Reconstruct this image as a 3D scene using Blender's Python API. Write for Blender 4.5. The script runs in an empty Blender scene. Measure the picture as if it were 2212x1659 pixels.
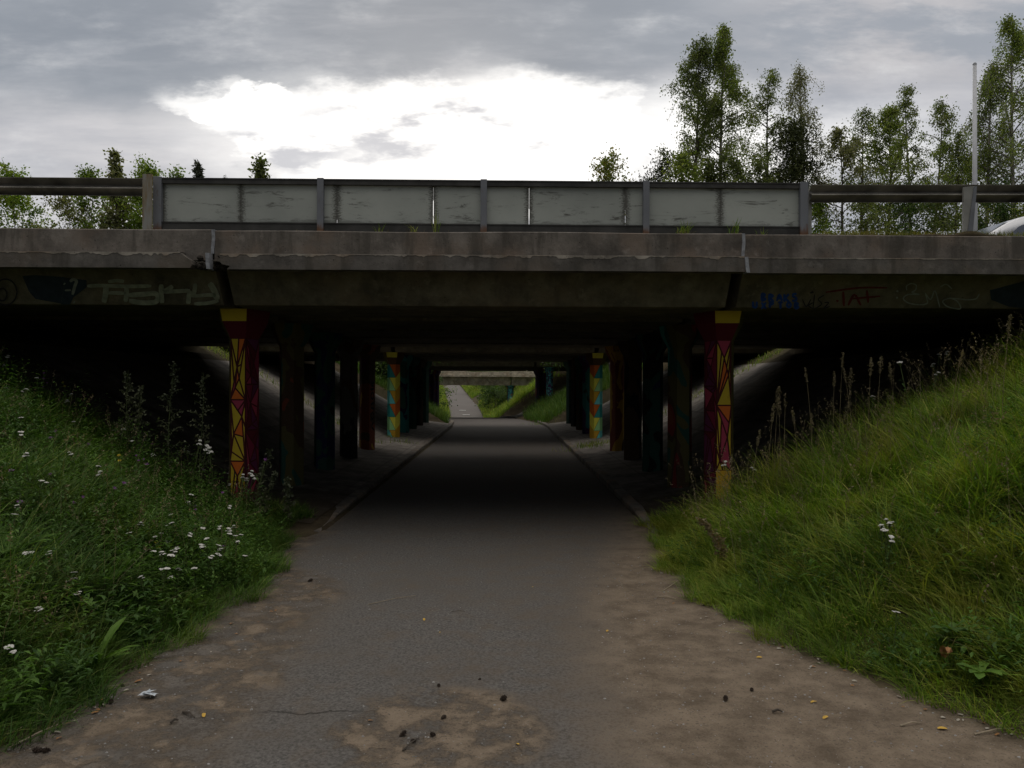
import bpy, bmesh, math, random
import numpy as np
from mathutils import Vector, Matrix, Euler
R = math.radians
rnd = random.Random(7)
rng = np.random.default_rng(11)
sc = bpy.context.scene
col = sc.collection

# ------------------------------------------------------------------ camera
EYE = Vector((0.26, 0.0, 1.6))
F = 1671.0                                   # focal length in pixels of a 2212 px wide frame
cam = bpy.data.cameras.new('camera'); cam_ob = bpy.data.objects.new('camera', cam); col.objects.link(cam_ob)
cam.sensor_width = 36; cam.lens = 36 * F / 2212; cam.clip_start = 0.05; cam.clip_end = 3000
ROT = Euler((R(89.949), 0, R(-0.549))).to_matrix() @ Matrix.Rotation(R(0.2), 3, 'Z')
cam_ob.matrix_world = Matrix.Translation(EYE) @ ROT.to_4x4()
sc.camera = cam_ob
def ray(x, y):
    d = ROT @ Vector(((x - 1106) / F, (829.5 - y) / F, -1)); return d / d.y
def at(x, y, Y):                             # the place a picture point has at depth Y
    return EYE + ray(x, y) * Y

# ------------------------------------------------------------------ colour, light, sky
sc.view_settings.view_transform = 'Standard'; sc.view_settings.look = 'None'
sc.view_settings.exposure = 0.0; sc.view_settings.gamma = 1.0
sc.cycles.max_bounces = 5; sc.cycles.diffuse_bounces = 3; sc.cycles.glossy_bounces = 2; sc.cycles.transparent_max_bounces = 8
sc.cycles.use_denoising = True
SUN_EL, SUN_AZ = 24, -6                      # ahead of the camera, behind the cloud
sun = bpy.data.lights.new('sun', 'SUN'); sun.energy = 0.5; sun.angle = R(40); sun.color = (1, .95, .86)
sun_ob = bpy.data.objects.new('sun', sun); col.objects.link(sun_ob)
sd = Vector((math.sin(R(SUN_AZ)) * math.cos(R(SUN_EL)), math.cos(R(SUN_AZ)) * math.cos(R(SUN_EL)), math.sin(R(SUN_EL))))
sun_ob.rotation_euler = sd.to_track_quat('Z', 'Y').to_euler(); sun_ob.location = (0, 30, 40)

class NT:
    """small helper for writing node graphs as expressions"""
    def __init__(s, tree): s.t = tree; s.n = tree.nodes; s.l = tree.links
    def node(s, kind, **kw):
        n = s.n.new(kind)
        for k, v in kw.items(): setattr(n, k, v)
        return n
    def put(s, sock, v):
        if v is None: return
        if isinstance(v, bpy.types.NodeSocket): s.l.new(v, sock)
        elif isinstance(v, (tuple, list)) and len(v) == 3 and sock.type == 'RGBA': sock.default_value = (*v, 1)
        else: sock.default_value = v
    def m(s, op, a, b=None, c=None, clamp=False):
        n = s.node('ShaderNodeMath', operation=op, use_clamp=clamp)
        for i, v in enumerate((a, b, c)): s.put(n.inputs[i], v)
        return n.outputs[0]
    def ss(s, x, lo, hi):                    # smoothstep
        n = s.node('ShaderNodeMapRange', interpolation_type='SMOOTHSTEP')
        s.put(n.inputs[0], x); s.put(n.inputs[1], lo); s.put(n.inputs[2], hi)
        return n.outputs[0]
    def noise(s, vec, scale, detail=4, rough=.55, dist=0.0):
        n = s.node('ShaderNodeTexNoise'); s.put(n.inputs['Vector'], vec)
        n.inputs['Scale'].default_value = scale; n.inputs['Detail'].default_value = detail
        n.inputs['Roughness'].default_value = rough; n.inputs['Distortion'].default_value = dist
        return n.outputs['Fac']
    def vec(s, x, y, z):
        n = s.node('ShaderNodeCombineXYZ')
        for i, v in enumerate((x, y, z)): s.put(n.inputs[i], v)
        return n.outputs[0]
    def sep(s, v):
        n = s.node('ShaderNodeSeparateXYZ'); s.put(n.inputs[0], v); return n.outputs
    def mapping(s, v, sc_=(1, 1, 1), loc=(0, 0, 0)):
        n = s.node('ShaderNodeMapping'); s.put(n.inputs[0], v)
        n.inputs['Scale'].default_value = sc_; n.inputs['Location'].default_value = loc; return n.outputs[0]
    def mix(s, f, a, b, kind='MIX'):
        n = s.node('ShaderNodeMix', data_type='RGBA', blend_type=kind)
        s.put(n.inputs[0], f); s.put(n.inputs[6], a); s.put(n.inputs[7], b); return n.outputs[2]
    def ramp(s, f, stops, interp='LINEAR'):
        n = s.node('ShaderNodeValToRGB'); n.color_ramp.interpolation = interp
        e = n.color_ramp.elements
        while len(e) < len(stops): e.new(.5)
        for i, (p, c) in enumerate(stops):
            e[i].position = p; e[i].color = (*c, 1) if len(c) == 3 else c
        s.put(n.inputs[0], f); return n.outputs[0]

world = bpy.data.worlds.new('World'); sc.world = world; world.use_nodes = True
def build_sky():
    g = NT(world.node_tree); g.n.clear()
    out = g.node('ShaderNodeOutputWorld'); bg = g.node('ShaderNodeBackground')
    g.l.new(bg.outputs[0], out.inputs[0]); bg.inputs[1].default_value = 0.1
    sky = g.node('ShaderNodeTexSky', sky_type='NISHITA'); sky.sun_disc = False
    sky.sun_elevation = R(SUN_EL); sky.sun_rotation = R(SUN_AZ)
    d = g.node('ShaderNodeTexCoord').outputs['Generated']
    x, y, z = g.sep(d)
    yy = g.m('MAXIMUM', y, .15)
    u = g.m('DIVIDE', x, yy); v = g.m('DIVIDE', z, yy)
    p = g.vec(g.m('MULTIPLY', u, 1.0), g.m('MULTIPLY', v, 2.2), 0)
    n1 = g.noise(p, 3.2, 6, .55)
    n2 = g.noise(g.mapping(p, (1, 1, 1), (5, 3, 1)), 9, 6, .6)
    n3 = g.noise(g.mapping(p, (1, 1.7, 1), (1, 8, 2)), 2.2, 4, .5)
    wa = g.m('SUBTRACT', n1, .5); wb = g.m('SUBTRACT', n2, .5)
    du = g.m('MULTIPLY_ADD', wa, .20, g.m('MULTIPLY', wb, .12))
    dv = g.m('MULTIPLY_ADD', wb, .11, g.m('MULTIPLY', wa, .06))
    U = g.m('ADD', u, du); V = g.m('ADD', v, dv)
    def ell(px, py, hx, hy, lo=1.28, hi=.52):
        cu, cv = (px - 1090) / F, (828 - py) / F
        a = g.m('DIVIDE', g.m('SUBTRACT', U, cu), hx / F); b = g.m('DIVIDE', g.m('SUBTRACT', V, cv), hy / F)
        r = g.m('SQRT', g.m('ADD', g.m('MULTIPLY', a, a), g.m('MULTIPLY', b, b)))
        return g.ss(r, lo, hi)
    fwd = g.ss(y, .05, .35)
    # dark cloud deck overhead, lighter towards the horizon
    vv = g.m('ADD', v, g.m('MULTIPLY_ADD', wa, .16, g.m('MULTIPLY', u, -.05)))
    top = g.ss(vv, .335, .42)
    rightlift = g.ss(u, .12, .42)
    dark = g.mix(n3, (.200, .226, .268), (.34, .365, .40))
    dark = g.mix(g.m('MULTIPLY', rightlift, .55), dark, (.40, .42, .46))
    light = g.mix(g.ss(n3, .34, .62), (.42, .43, .47), (.64, .625, .635))
    light = g.mix(g.m('MULTIPLY', g.ss(v, .16, .02), .6), light, (.8, .78, .77))
    n4 = g.noise(g.mapping(p, (1, 3.2, 1), (2, 6, 8)), 2.6, 7, .62)
    n5 = g.noise(g.mapping(p, (1, 1.5, 1), (9, 2, 3)), 5.0, 7, .6)
    dark = g.mix(g.m('MULTIPLY', g.ss(n5, .40, .68), .42), dark, (.40, .42, .455))
    dark = g.mix(g.m('MULTIPLY', g.ss(n4, .50, .70), .35), dark, (.46, .47, .50))
    light = g.mix(g.ss(n4, .36, .64), g.mix(.45, light, (.33, .35, .40)), light)
    dark = g.mix(g.m('MULTIPLY', g.ss(u, .20, .50), g.m('MULTIPLY', g.ss(n5, .42, .62), .6)), dark, (.58, .55, .55))
    cloud = g.mix(top, light, dark)
    # the torn bright opening the sun stands behind
    w = ell(905, 280, 455, 108)
    for e in ((1150, 300, 290, 150), (960, 390, 430, 110), (560, 232, 120, 44), (740, 330, 190, 110)): w = g.m('MAXIMUM', w, ell(*e))
    w = g.m('MAXIMUM', w, g.m('MULTIPLY', ell(1520, 320, 360, 150, 1.3, .4), .66))
    w = g.m('MAXIMUM', w, g.m('MULTIPLY', ell(1830, 300, 240, 90, 1.4, .3), .45))
    w = g.m('MAXIMUM', w, g.m('MULTIPLY', ell(470, 215, 110, 40, 1.5, .3), .5))
    w = g.ss(g.m('ADD', w, g.m('MULTIPLY_ADD', wb, .75, g.m('MULTIPLY', g.m('SUBTRACT', n5, .5), .6))), -.02, .78)
    wn = g.noise(g.mapping(p, (1, 1.3, 1), (3.3, 1.1, 4)), 7.5, 5, .6)
    wisp = g.ss(wn, .48, .62)
    w = g.m('MAXIMUM', w, g.m('MULTIPLY', ell(680, 320, 280, 140, 1.5, .4), .5))
    zone = g.m('MAXIMUM', ell(880, 280, 260, 75, 1.3, .5), g.m('MAXIMUM', ell(1080, 345, 130, 45, 1.2, .5), ell(600, 330, 160, 60, 1.3, .4)))
    white = g.mix(g.m('MULTIPLY', g.m('MULTIPLY', wisp, zone), .95), (1.14, 1.12, 1.09), (.56, .565, .60))
    cloud = g.mix(w, cloud, white)
    back = g.mix(n3, (.13, .14, .16), (.22, .225, .24))
    cloud = g.mix(fwd, back, cloud)
    zen = g.ss(z, .55, .92)
    cloud = g.mix(zen, cloud, g.mix(n3, (1.35, 1.28, 1.20), (1.8, 1.72, 1.62)))
    c10 = g.mix(1.0, cloud, (10, 10, 10), 'MULTIPLY')
    sk = g.mix(1.0, sky.outputs[0], (.04, .04, .04), 'MULTIPLY')
    g.l.new(g.mix(1.0, c10, sk, 'ADD'), bg.inputs[0])
    for n in g.n:
        if n.bl_idname == 'ShaderNodeMix': n.clamp_result = False; n.clamp_factor = True
build_sky()

# ------------------------------------------------------------------ objects, tags, meshes
def tag(o, label=None, cat=None, group=None, kind=None):
    for k, v in (('label', label), ('category', cat), ('group', group), ('kind', kind)):
        if v: o[k] = v
    return o
def empty(name, loc, label, cat, group=None, kind=None):
    o = bpy.data.objects.new(name, None); o.location = loc; o.empty_display_size = .2; col.objects.link(o)
    return tag(o, label, cat, group, kind)
def link(name, me, parent=None, local=False):
    o = bpy.data.objects.new(name, me); col.objects.link(o)
    if parent is not None:
        o.parent = parent
        if not local:                          # mesh written in world coordinates
            p, off = parent, Vector((0, 0, 0))
            while p is not None: off += p.location; p = p.parent
            o.location = -off
    return o
class MB:
    def __init__(s): s.v = []; s.f = []; s.mi = []
    def poly(s, pts, m=0):
        b = len(s.v); s.v += [tuple(p) for p in pts]; s.f.append(list(range(b, b + len(pts)))); s.mi.append(m)
    def box(s, x0, x1, y0, y1, z0, z1, m=0):
        b = len(s.v)
        s.v += [(x, y, z) for z in (z0, z1) for y in (y0, y1) for x in (x0, x1)]
        for f in ((0, 2, 3, 1), (4, 5, 7, 6), (0, 1, 5, 4), (2, 6, 7, 3), (0, 4, 6, 2), (1, 3, 7, 5)):
            s.f.append([b + i for i in f]); s.mi.append(m)
    def prism(s, prof, x0, x1, m=0, n=1, fn=None):   # (y,z) profile swept along x
        k = len(prof); b = len(s.v)
        for i in range(n + 1):
            x = x0 + (x1 - x0) * i / n
            for (y, z) in prof: s.v.append(fn(x, y, z) if fn else (x, y, z))
        for i in range(n):
            for j in range(k):
                a = b + i * k + j; c = b + i * k + (j + 1) % k
                s.f.append([a, a + k, c + k, c]); s.mi.append(m)
        s.f.append([b + j for j in range(k)]); s.mi.append(m)
        s.f.append([b + n * k + j for j in reversed(range(k))]); s.mi.append(m)
    def rings(s, rings, m=0, cap=True, ms=None):
        k = len(rings[0]); b = len(s.v)
        for r in rings: s.v += [tuple(p) for p in r]
        for i in range(len(rings) - 1):
            for j in range(k):
                a = b + i * k + j; c = b + i * k + (j + 1) % k
                s.f.append([a, c, c + k, a + k]); s.mi.append(ms[i][j] if ms else m)
        if cap:
            s.f.append([b + j for j in reversed(range(k))]); s.mi.append(m)
            e = b + (len(rings) - 1) * k; s.f.append([e + j for j in range(k)]); s.mi.append(m)
    def tube(s, pts, rad, n=6, m=0):
        pts = [Vector(p) for p in pts]; rr = []
        if not hasattr(rad, '__len__'): rad = [rad] * len(pts)
        for i, p in enumerate(pts):
            d = (pts[min(i + 1, len(pts) - 1)] - pts[max(i - 1, 0)]).normalized()
            a = d.cross(Vector((0, 0, 1)) if abs(d.z) < .9 else Vector((1, 0, 0))).normalized(); c = d.cross(a)
            rr.append([p + (a * math.cos(6.2832 * j / n) + c * math.sin(6.2832 * j / n)) * rad[i] for j in range(n)])
        s.rings(rr, m)
    def build(s, name, mats, parent=None, smooth=False, local=False, bevel=0):
        me = bpy.data.meshes.new(name); me.from_pydata(s.v, [], s.f)
        for m in (mats if isinstance(mats, (list, tuple)) else [mats]): me.materials.append(m)
        me.polygons.foreach_set('material_index', s.mi)
        bm = bmesh.new(); bm.from_mesh(me); bmesh.ops.recalc_face_normals(bm, faces=bm.faces); bm.to_mesh(me); bm.free()
        if smooth: me.polygons.foreach_set('use_smooth', [True] * len(me.polygons))
        o = link(name, me, parent, local)
        if bevel:
            b = o.modifiers.new('bevel', 'BEVEL'); b.width = bevel; b.segments = 2; b.limit_method = 'ANGLE'
        return o
def mesh_np(name, V, Q, mats, parent=None, mi=None, local=False, smooth=False):
    me = bpy.data.meshes.new(name)
    V = np.ascontiguousarray(V, dtype=np.float32); Q = np.ascontiguousarray(Q, dtype=np.int32)
    me.vertices.add(len(V)); me.vertices.foreach_set('co', V.ravel())
    me.loops.add(Q.size); me.loops.foreach_set('vertex_index', Q.ravel())
    me.polygons.add(len(Q)); me.polygons.foreach_set('loop_start', np.arange(0, Q.size, 4, dtype=np.int32))
    me.polygons.foreach_set('loop_total', np.full(len(Q), 4, dtype=np.int32))
    for m in (mats if isinstance(mats, (list, tuple)) else [mats]): me.materials.append(m)
    if mi is not None: me.polygons.foreach_set('material_index', np.asarray(mi, dtype=np.int32))
    if smooth: me.polygons.foreach_set('use_smooth', np.ones(len(Q), dtype=bool))
    me.update(calc_edges=True)
    return link(name, me, parent, local)

# ------------------------------------------------------------------ materials
def mat(name, fn):
    m = bpy.data.materials.new(name); m.use_nodes = True; g = NT(m.node_tree)
    b = g.n['Principled BSDF']; fn(g, b, g.n['Material Output']); return m
def bump(g, b, h, strength=.4, dist=.02):
    n = g.node('ShaderNodeBump'); n.inputs['Strength'].default_value = strength; n.inputs['Distance'].default_value = dist
    g.put(n.inputs['Height'], h); g.l.new(n.outputs[0], b.inputs['Normal'])
def pos(g): return g.node('ShaderNodeNewGeometry').outputs['Position']
def simple(name, c, rough=.7, metal=0, var=.25, scale=8, spec=.3):
    def fn(g, b, o):
        n = g.noise(g.node('ShaderNodeTexCoord').outputs['Object'], scale, 4)
        k = g.ramp(n, [(.3, tuple(x * (1 - var) for x in c)), (.7, tuple(x * (1 + var) for x in c))])
        g.put(b.inputs['Base Color'], k); b.inputs['Roughness'].default_value = rough
        b.inputs['Metallic'].default_value = metal; b.inputs['Specular IOR Level'].default_value = spec
        bump(g, b, n, .15, .01)
    return mat(name, fn)
def concrete(name, c, stain=(.06, .055, .045), warm=(.30, .21, .14), streak=1.0):
    def fn(g, b, o):
        p = pos(g)
        n1 = g.noise(p, 2.6, 8, .68); n2 = g.noise(p, 28, 5, .7)
        ns = g.noise(g.mapping(p, (3.5, 3.5, .5)), 1.6, 5, .6)
        k = g.ramp(n1, [(.34, tuple(x * .55 for x in c)), (.5, c), (.66, tuple(x * 1.5 for x in c))])
        k = g.mix(g.m('MULTIPLY', g.ss(g.noise(g.mapping(p, (1, 1, 1), (7, 2, 3)), 2.3, 5), .46, .66), .55), k, warm)
        n5 = g.noise(g.mapping(p, (1, 1, 1), (2, 8, 5)), 7, 7, .7); k = g.mix(g.m('MULTIPLY', g.ss(n5, .54, .70), .5), k, tuple(min(1, x * 2.0) for x in c))
        k = g.mix(g.ss(g.noise(g.mapping(p, (1, 1, 1), (1, 2, 9)), 55, 3, .6), .66, .72), k, (.02, .018, .015))
        k = g.mix(g.m('MULTIPLY', g.ss(ns, .50, .66), .65 * streak), k, stain)
        k = g.mix(g.m('MULTIPLY', g.ss(ns, .42, .25), .25 * streak), k, tuple(min(1, x * 1.6) for x in c))
        k = g.mix(g.m('MULTIPLY', g.ss(n2, .58, .75), .45), k, stain)
        g.put(b.inputs['Base Color'], k); b.inputs['Roughness'].default_value = .9; b.inputs['Specular IOR Level'].default_value = .2
        bump(g, b, g.m('MULTIPLY_ADD', n2, .5, n1), .5, .015)
    return mat(name, fn)
M = {}
M['ledge'] = concrete('ledge_concrete', (.138, .124, .108), warm=(.19, .145, .110))
M['ledge_low'] = concrete('lower_ledge_concrete', (.112, .103, .092), warm=(.15, .122, .095))
M['beam'] = concrete('beam_concrete', (.125, .113, .075), warm=(.16, .13, .08), streak=.6)
M['chip'] = concrete('chipped_concrete', (.29, .262, .222), stain=(.10, .09, .075), streak=.6)
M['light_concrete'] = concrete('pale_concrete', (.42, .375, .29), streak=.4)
M['kerb'] = concrete('kerb_concrete', (.15, .136, .118))
M['steel'] = simple('galvanised_steel', (.19, .20, .215), .55, .35, .2, 6)
M['dark_steel'] = simple('weathered_dark_steel', (.055, .054, .05), .6, .3, .4, 5)
M['rail_steel'] = simple('weathered_guardrail_steel', (.20, .19, .165), .6, .15, .5, 4)
M['plate'] = simple('grey_painted_plate', (.26, .26, .24), .7, 0, .2, 5)
M['sealant'] = simple('joint_sealant', (.24, .25, .265), .6, 0, .3, 30)
M['asphalt_road'] = simple('road_asphalt', (.06, .06, .06), .9, 0, .2, 10)
M['white_paint'] = simple('white_road_paint', (.62, .62, .60), .8, 0, .2, 20)
M['hole'] = simple('dark_broken_concrete', (.035, .03, .024), 1, 0, .5, 20)
M['lamp_steel'] = simple('pale_lamp_steel', (.50, .51, .53), .5, .1, .08, 4)

def post_fn(g, b, o):
    p = pos(g); x, y, z = g.sep(p); n = g.noise(g.mapping(p, (1, 1, .35)), 22, 5, .7); n2 = g.noise(p, 3, 4)
    k = g.mix(n2, (.135, .145, .165), (.215, .225, .24))
    k = g.mix(g.ss(g.m('ADD', g.m('MULTIPLY', n, .22), g.m('SUBTRACT', 3.22, z)), .05, .16), k, (.14, .065, .028))
    k = g.mix(g.m('MULTIPLY', g.ss(n, .56, .70), .5), k, (.11, .075, .05))
    g.put(b.inputs['Base Color'], k); b.inputs['Roughness'].default_value = .6; b.inputs['Metallic'].default_value = .2
M['post_steel'] = mat('rust_footed_post_steel', post_fn)
def rusty(g, b, o):
    p = pos(g)
    n = g.noise(g.mapping(p, (9, 9, 1.2)), 2.2, 4)
    k = g.ramp(n, [(.42, (.26, .26, .235)), (.60, (.20, .15, .08)), (.75, (.22, .09, .03))])
    g.put(b.inputs['Base Color'], k); b.inputs['Roughness'].default_value = .8
M['rust_plate'] = mat('rust_streaked_plate', rusty)

def panel_fn(g, b, o):
    gen = g.node('ShaderNodeTexCoord').outputs['Generated']; p = pos(g)
    gx, gy, gz = g.sep(gen)
    n1 = g.noise(p, 1.3, 5); oi = g.node('ShaderNodeObjectInfo').outputs['Random']; pv = g.node('ShaderNodeVectorMath', operation='ADD'); g.put(pv.inputs[0], p); g.put(pv.inputs[1], g.vec(g.m('MULTIPLY', oi, 40.0), 0, g.m('MULTIPLY', oi, 9.0))); pq = pv.outputs[0]; st = g.noise(g.mapping(pq, (1.5, 1, 8.5)), 1.7, 10, .78, .5); st2 = g.noise(g.mapping(pq, (1, 1, 1.6), (4, 1, 2)), 1.8, 4)
    fine = g.noise(g.mapping(p, (3, 1, 10)), 14, 5, .7)
    k = g.ramp(n1, [(.3, (.31, .332, .305)), (.7, (.43, .455, .415))])
    edge = g.m('MINIMUM', gx, g.m('SUBTRACT', 1.0, gx))
    ed = g.ss(g.m('ADD', edge, g.m('MULTIPLY', g.m('SUBTRACT', fine, .5), .22)), .065, .0)
    zed = g.ss(g.m('ADD', gz, g.m('MULTIPLY', g.m('SUBTRACT', st, .5), .9)), .10, .0)
    d = g.m('MULTIPLY', g.ss(st, .535, .65), g.ss(st2, .36, .52))
    d = g.m('MAXIMUM', g.m('MULTIPLY', d, .8), g.m('MULTIPLY', ed, .85)); d = g.m('MAXIMUM', d, g.m('MULTIPLY', zed, .45))
    k = g.mix(d, k, (.05, .047, .038))
    g.put(b.inputs['Base Color'], k); b.inputs['Roughness'].default_value = .75; b.inputs['Specular IOR Level'].default_value = .25
    bump(g, b, st, .15, .004)
M['panel'] = mat('weathered_painted_panel', panel_fn)

def path_fn(g, b, o):
    p = pos(g); x, y, z = g.sep(p)
    n = g.noise(p, 1.1, 5, .6); n4 = g.noise(p, 5, 6, .65); fine = g.noise(p, 60, 4, .7); sp = g.noise(p, 190, 2, .6)
    wob = g.m('MULTIPLY_ADD', g.m('SUBTRACT', n, .5), .55, g.m('MULTIPLY', g.m('SUBTRACT', n4, .5), .42))
    xl = g.m('ADD', x, wob); xr = g.m('SUBTRACT', x, wob)
    fl = g.ss(y, 6.9, 5.9)                                        # left verge of trodden soil ends where the grass closes in
    le = g.m('MULTIPLY_ADD', fl, .66, -1.62)
    left = g.m('MULTIPLY', g.ss(g.m('SUBTRACT', le, xl), -.14, .16), g.m('MULTIPLY_ADD', g.ss(g.noise(g.mapping(p, (1, 1, 1), (5, 1, 0)), 4.2, 7, .68), .40, .58), .75, .25))
    re = g.m('MULTIPLY_ADD', g.ss(y, 4.4, 9.5), .85, .76)
    right = g.ss(g.m('SUBTRACT', xr, re), -.32, .34)
    ex = g.m('DIVIDE', g.m('SUBTRACT', g.m('ADD', x, wob), .0), .43); ey = g.m('DIVIDE', g.m('SUBTRACT', y, 3.55), .50)
    patch = g.ss(g.m('ADD', g.m('MULTIPLY', ex, ex), g.m('MULTIPLY', ey, ey)), 1.30, .72)
    patch = g.m('MULTIPLY', patch, g.ss(n4, .28, .55))
    dirt = g.m('MAXIMUM', left, g.m('MAXIMUM', right, patch))
    dirt = g.m('MULTIPLY', dirt, g.ss(y, 11.0, 8.6))
    thin = g.m('MULTIPLY', g.ss(g.m('ADD', n4, g.m('MULTIPLY', g.ss(x, -.6, 1.2), .12)), .46, .74), .5)               # dust thrown over the asphalt
    asph = g.mix(g.ss(fine, .34, .66), (.066, .062, .058), (.143, .134, .124)); asph = g.mix(g.m('MULTIPLY', g.ss(n, .4, .7), .5), asph, (.098, .086, .073))
    asph = g.mix(g.m('MULTIPLY', g.ss(sp, .62, .72), .55), asph, (.25, .235, .215))
    asph = g.mix(g.m('MULTIPLY', thin, .9), asph, (.12, .092, .066))
    soil = g.mix(g.ss(g.m('ADD', g.m('MULTIPLY', n4, .6), g.m('MULTIPLY', fine, .4)), .34, .64), (.100, .077, .055), (.225, .178, .131))
    soil = g.mix(g.m('MULTIPLY', g.ss(fine, .52, .66), .65), soil, (.045, .037, .030))
    soil = g.mix(g.m('MULTIPLY', g.ss(g.noise(g.mapping(p, (1, 1, 1), (3, 9, 0)), 3.2, 6, .65), .52, .62), g.m('MULTIPLY', left, .75)), soil, (.105, .10, .094))
    soil = g.mix(g.m('MULTIPLY', g.ss(sp, .64, .72), .4), soil, (.24, .21, .18))
    far = g.ss(y, 12, 34)
    k = g.mix(dirt, asph, soil); k = g.mix(far, k, (.12, .108, .10))
    vo = g.node('ShaderNodeTexVoronoi', feature='DISTANCE_TO_EDGE'); vo.inputs['Scale'].default_value = .30
    wv = g.node('ShaderNodeVectorMath', operation='ADD'); g.put(wv.inputs[0], p); g.put(wv.inputs[1], g.vec(g.m('MULTIPLY', n4, .5), g.m('MULTIPLY', n4, .35), 0))
    g.put(vo.inputs['Vector'], wv.outputs[0])
    crack = g.m('MULTIPLY', g.ss(g.m('ABSOLUTE', g.m('SUBTRACT', g.m('MULTIPLY_ADD', g.m('SUBTRACT', n4, .5), .22, y), 3.75)), .012, .003), g.m('MULTIPLY', g.ss(x, -.98, -.85), g.ss(x, -.35, -.5)))
    k = g.mix(g.m('MULTIPLY', crack, .5), k, (.03, .028, .025))
    g.put(b.inputs['Base Color'], k); b.inputs['Roughness'].default_value = .93; b.inputs['Specular IOR Level'].default_value = .12
    hh = g.m('ADD', g.m('MULTIPLY', fine, .35), g.m('MULTIPLY', g.m('MULTIPLY', dirt, n4), 2.2)); hh = g.m('SUBTRACT', hh, g.m('MULTIPLY', crack, .4))
    bump(g, b, hh, 1.0, .025)
M['path'] = mat('path_asphalt_and_soil', path_fn)

def soil_fn(g, b, o):
    p = pos(g); n = g.noise(p, 3, 6, .65); n2 = g.noise(p, .5, 4)
    k = g.ramp(n, [(.3, (.040, .032, .020)), (.7, (.100, .078, .050))]); k = g.mix(g.m('MULTIPLY', g.ss(n2, .4, .7), .4), k, (.035, .045, .016))
    g.put(b.inputs['Base Color'], k); b.inputs['Roughness'].default_value = 1; b.inputs['Specular IOR Level'].default_value = .05
    bump(g, b, n, .8, .05)
M['soil'] = mat('grassy_soil', soil_fn)
def paving_fn(g, b, o):
    p = pos(g); x, y, z = g.sep(p)
    n = g.noise(p, 2.4, 6, .65); n2 = g.noise(p, 22, 5, .7)
    k = g.ramp(n, [(.3, (.12, .108, .094)), (.7, (.30, .272, .24))])
    br = g.node('ShaderNodeTexBrick'); br.inputs['Scale'].default_value = 1.0; br.inputs['Mortar Size'].default_value = .018
    br.inputs['Brick Width'].default_value = 1.0; br.inputs['Row Height'].default_value = .5
    g.put(br.inputs['Vector'], g.vec(y, x, 0))
    k = g.mix(g.m('MULTIPLY', br.outputs['Fac'], .3), k, (.04, .038, .03))
    k = g.mix(g.m('MULTIPLY', g.ss(n2, .56, .72), .5), k, (.06, .055, .045))
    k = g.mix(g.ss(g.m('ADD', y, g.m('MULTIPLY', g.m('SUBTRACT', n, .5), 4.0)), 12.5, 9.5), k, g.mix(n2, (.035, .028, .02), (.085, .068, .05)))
    g.put(b.inputs['Base Color'], k); b.inputs['Roughness'].default_value = .95; b.inputs['Specular IOR Level'].default_value = .1
    bump(g, b, g.m('ADD', n, g.m('MULTIPLY', n2, .4)), .7, .03)
M['paving'] = mat('slope_paving_concrete', paving_fn)

def leafy(name, stops, trans=.35, rough=.6, nscale=.7, namount=.5, spec=.2, drift=.35):
    def fn(g, b, o):
        r = g.node('ShaderNodeNewGeometry').outputs['Random Per Island']
        k = g.ramp(r, stops)
        n = g.noise(pos(g), nscale, 3)
        k = g.mix(g.m('MULTIPLY', g.ss(n, .38, .66), namount), k, tuple(x * .55 for x in stops[0][1]))
        n3 = g.noise(pos(g), nscale * 9, 2); k = g.mix(g.m('MULTIPLY', g.ss(n3, .56, .38), .5), k, tuple(x * .4 for x in stops[0][1]))
        n2 = g.noise(g.mapping(pos(g), (1, 1, 1), (4, 7, 1)), nscale * 2.2, 3); k = g.mix(g.m('MULTIPLY', g.ss(n2, .48, .70), drift), k, tuple(stops[-1][1][q] * (1.15, .95, .8)[q] for q in range(3)))
        g.put(b.inputs['Base Color'], k); b.inputs['Roughness'].default_value = rough; b.inputs['Specular IOR Level'].default_value = spec
        t = g.node('ShaderNodeBsdfTranslucent'); g.put(t.inputs[0], g.mix(1.0, k, (1.2, 1.35, .6), 'MULTIPLY'))
        mx = g.node('ShaderNodeMixShader'); mx.inputs[0].default_value = trans
        g.l.new(b.outputs[0], mx.inputs[1]); g.l.new(t.outputs[0], mx.inputs[2]); g.l.new(mx.outputs[0], o.inputs[0])
    return mat(name, fn)
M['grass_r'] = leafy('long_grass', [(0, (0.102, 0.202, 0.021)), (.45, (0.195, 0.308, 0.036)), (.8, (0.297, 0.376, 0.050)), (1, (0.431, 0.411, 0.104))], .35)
M['grass_l'] = leafy('deep_green_grass', [(0, (0.046, 0.112, 0.018)), (.5, (0.091, 0.182, 0.027)), (.9, (0.139, 0.232, 0.037)), (1, (0.280, 0.291, 0.087))], .3, drift=.14)  # blades of a darker, deeper green than the long grass
M['weed'] = leafy('weed_leaves', [(0, (0.044, 0.105, 0.020)), (.6, (0.080, 0.160, 0.030)), (1, (0.131, 0.224, 0.043))], .3, drift=.12)
M['dock'] = leafy('dock_leaves', [(0, (0.075, 0.167, 0.023)), (1, (0.132, 0.247, 0.034))], .35)
M['sprig'] = leafy('yellow_flower_sprigs', [(0, (.22, .20, .04)), (1, (.34, .30, .06))], .2)
M['straw'] = leafy('dry_straw', [(0, (.22, .18, .10)), (1, (.36, .30, .18))], .2)
M['seed'] = leafy('grass_seed_heads', [(0, (0.168, 0.138, 0.084)), (1, (0.324, 0.270, 0.168))], .25)
M['verge'] = leafy('verge_moss', [(0, (0.130, 0.143, 0.026)), (.6, (0.208, 0.208, 0.039)), (1, (0.260, 0.195, 0.065))], .3)
M['birch'] = leafy('birch_leaves', [(0, (0.146, 0.200, 0.056)), (.6, (0.242, 0.300, 0.078)), (1, (0.383, 0.406, 0.112))], .46, nscale=.35, namount=.5, drift=.12)
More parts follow.
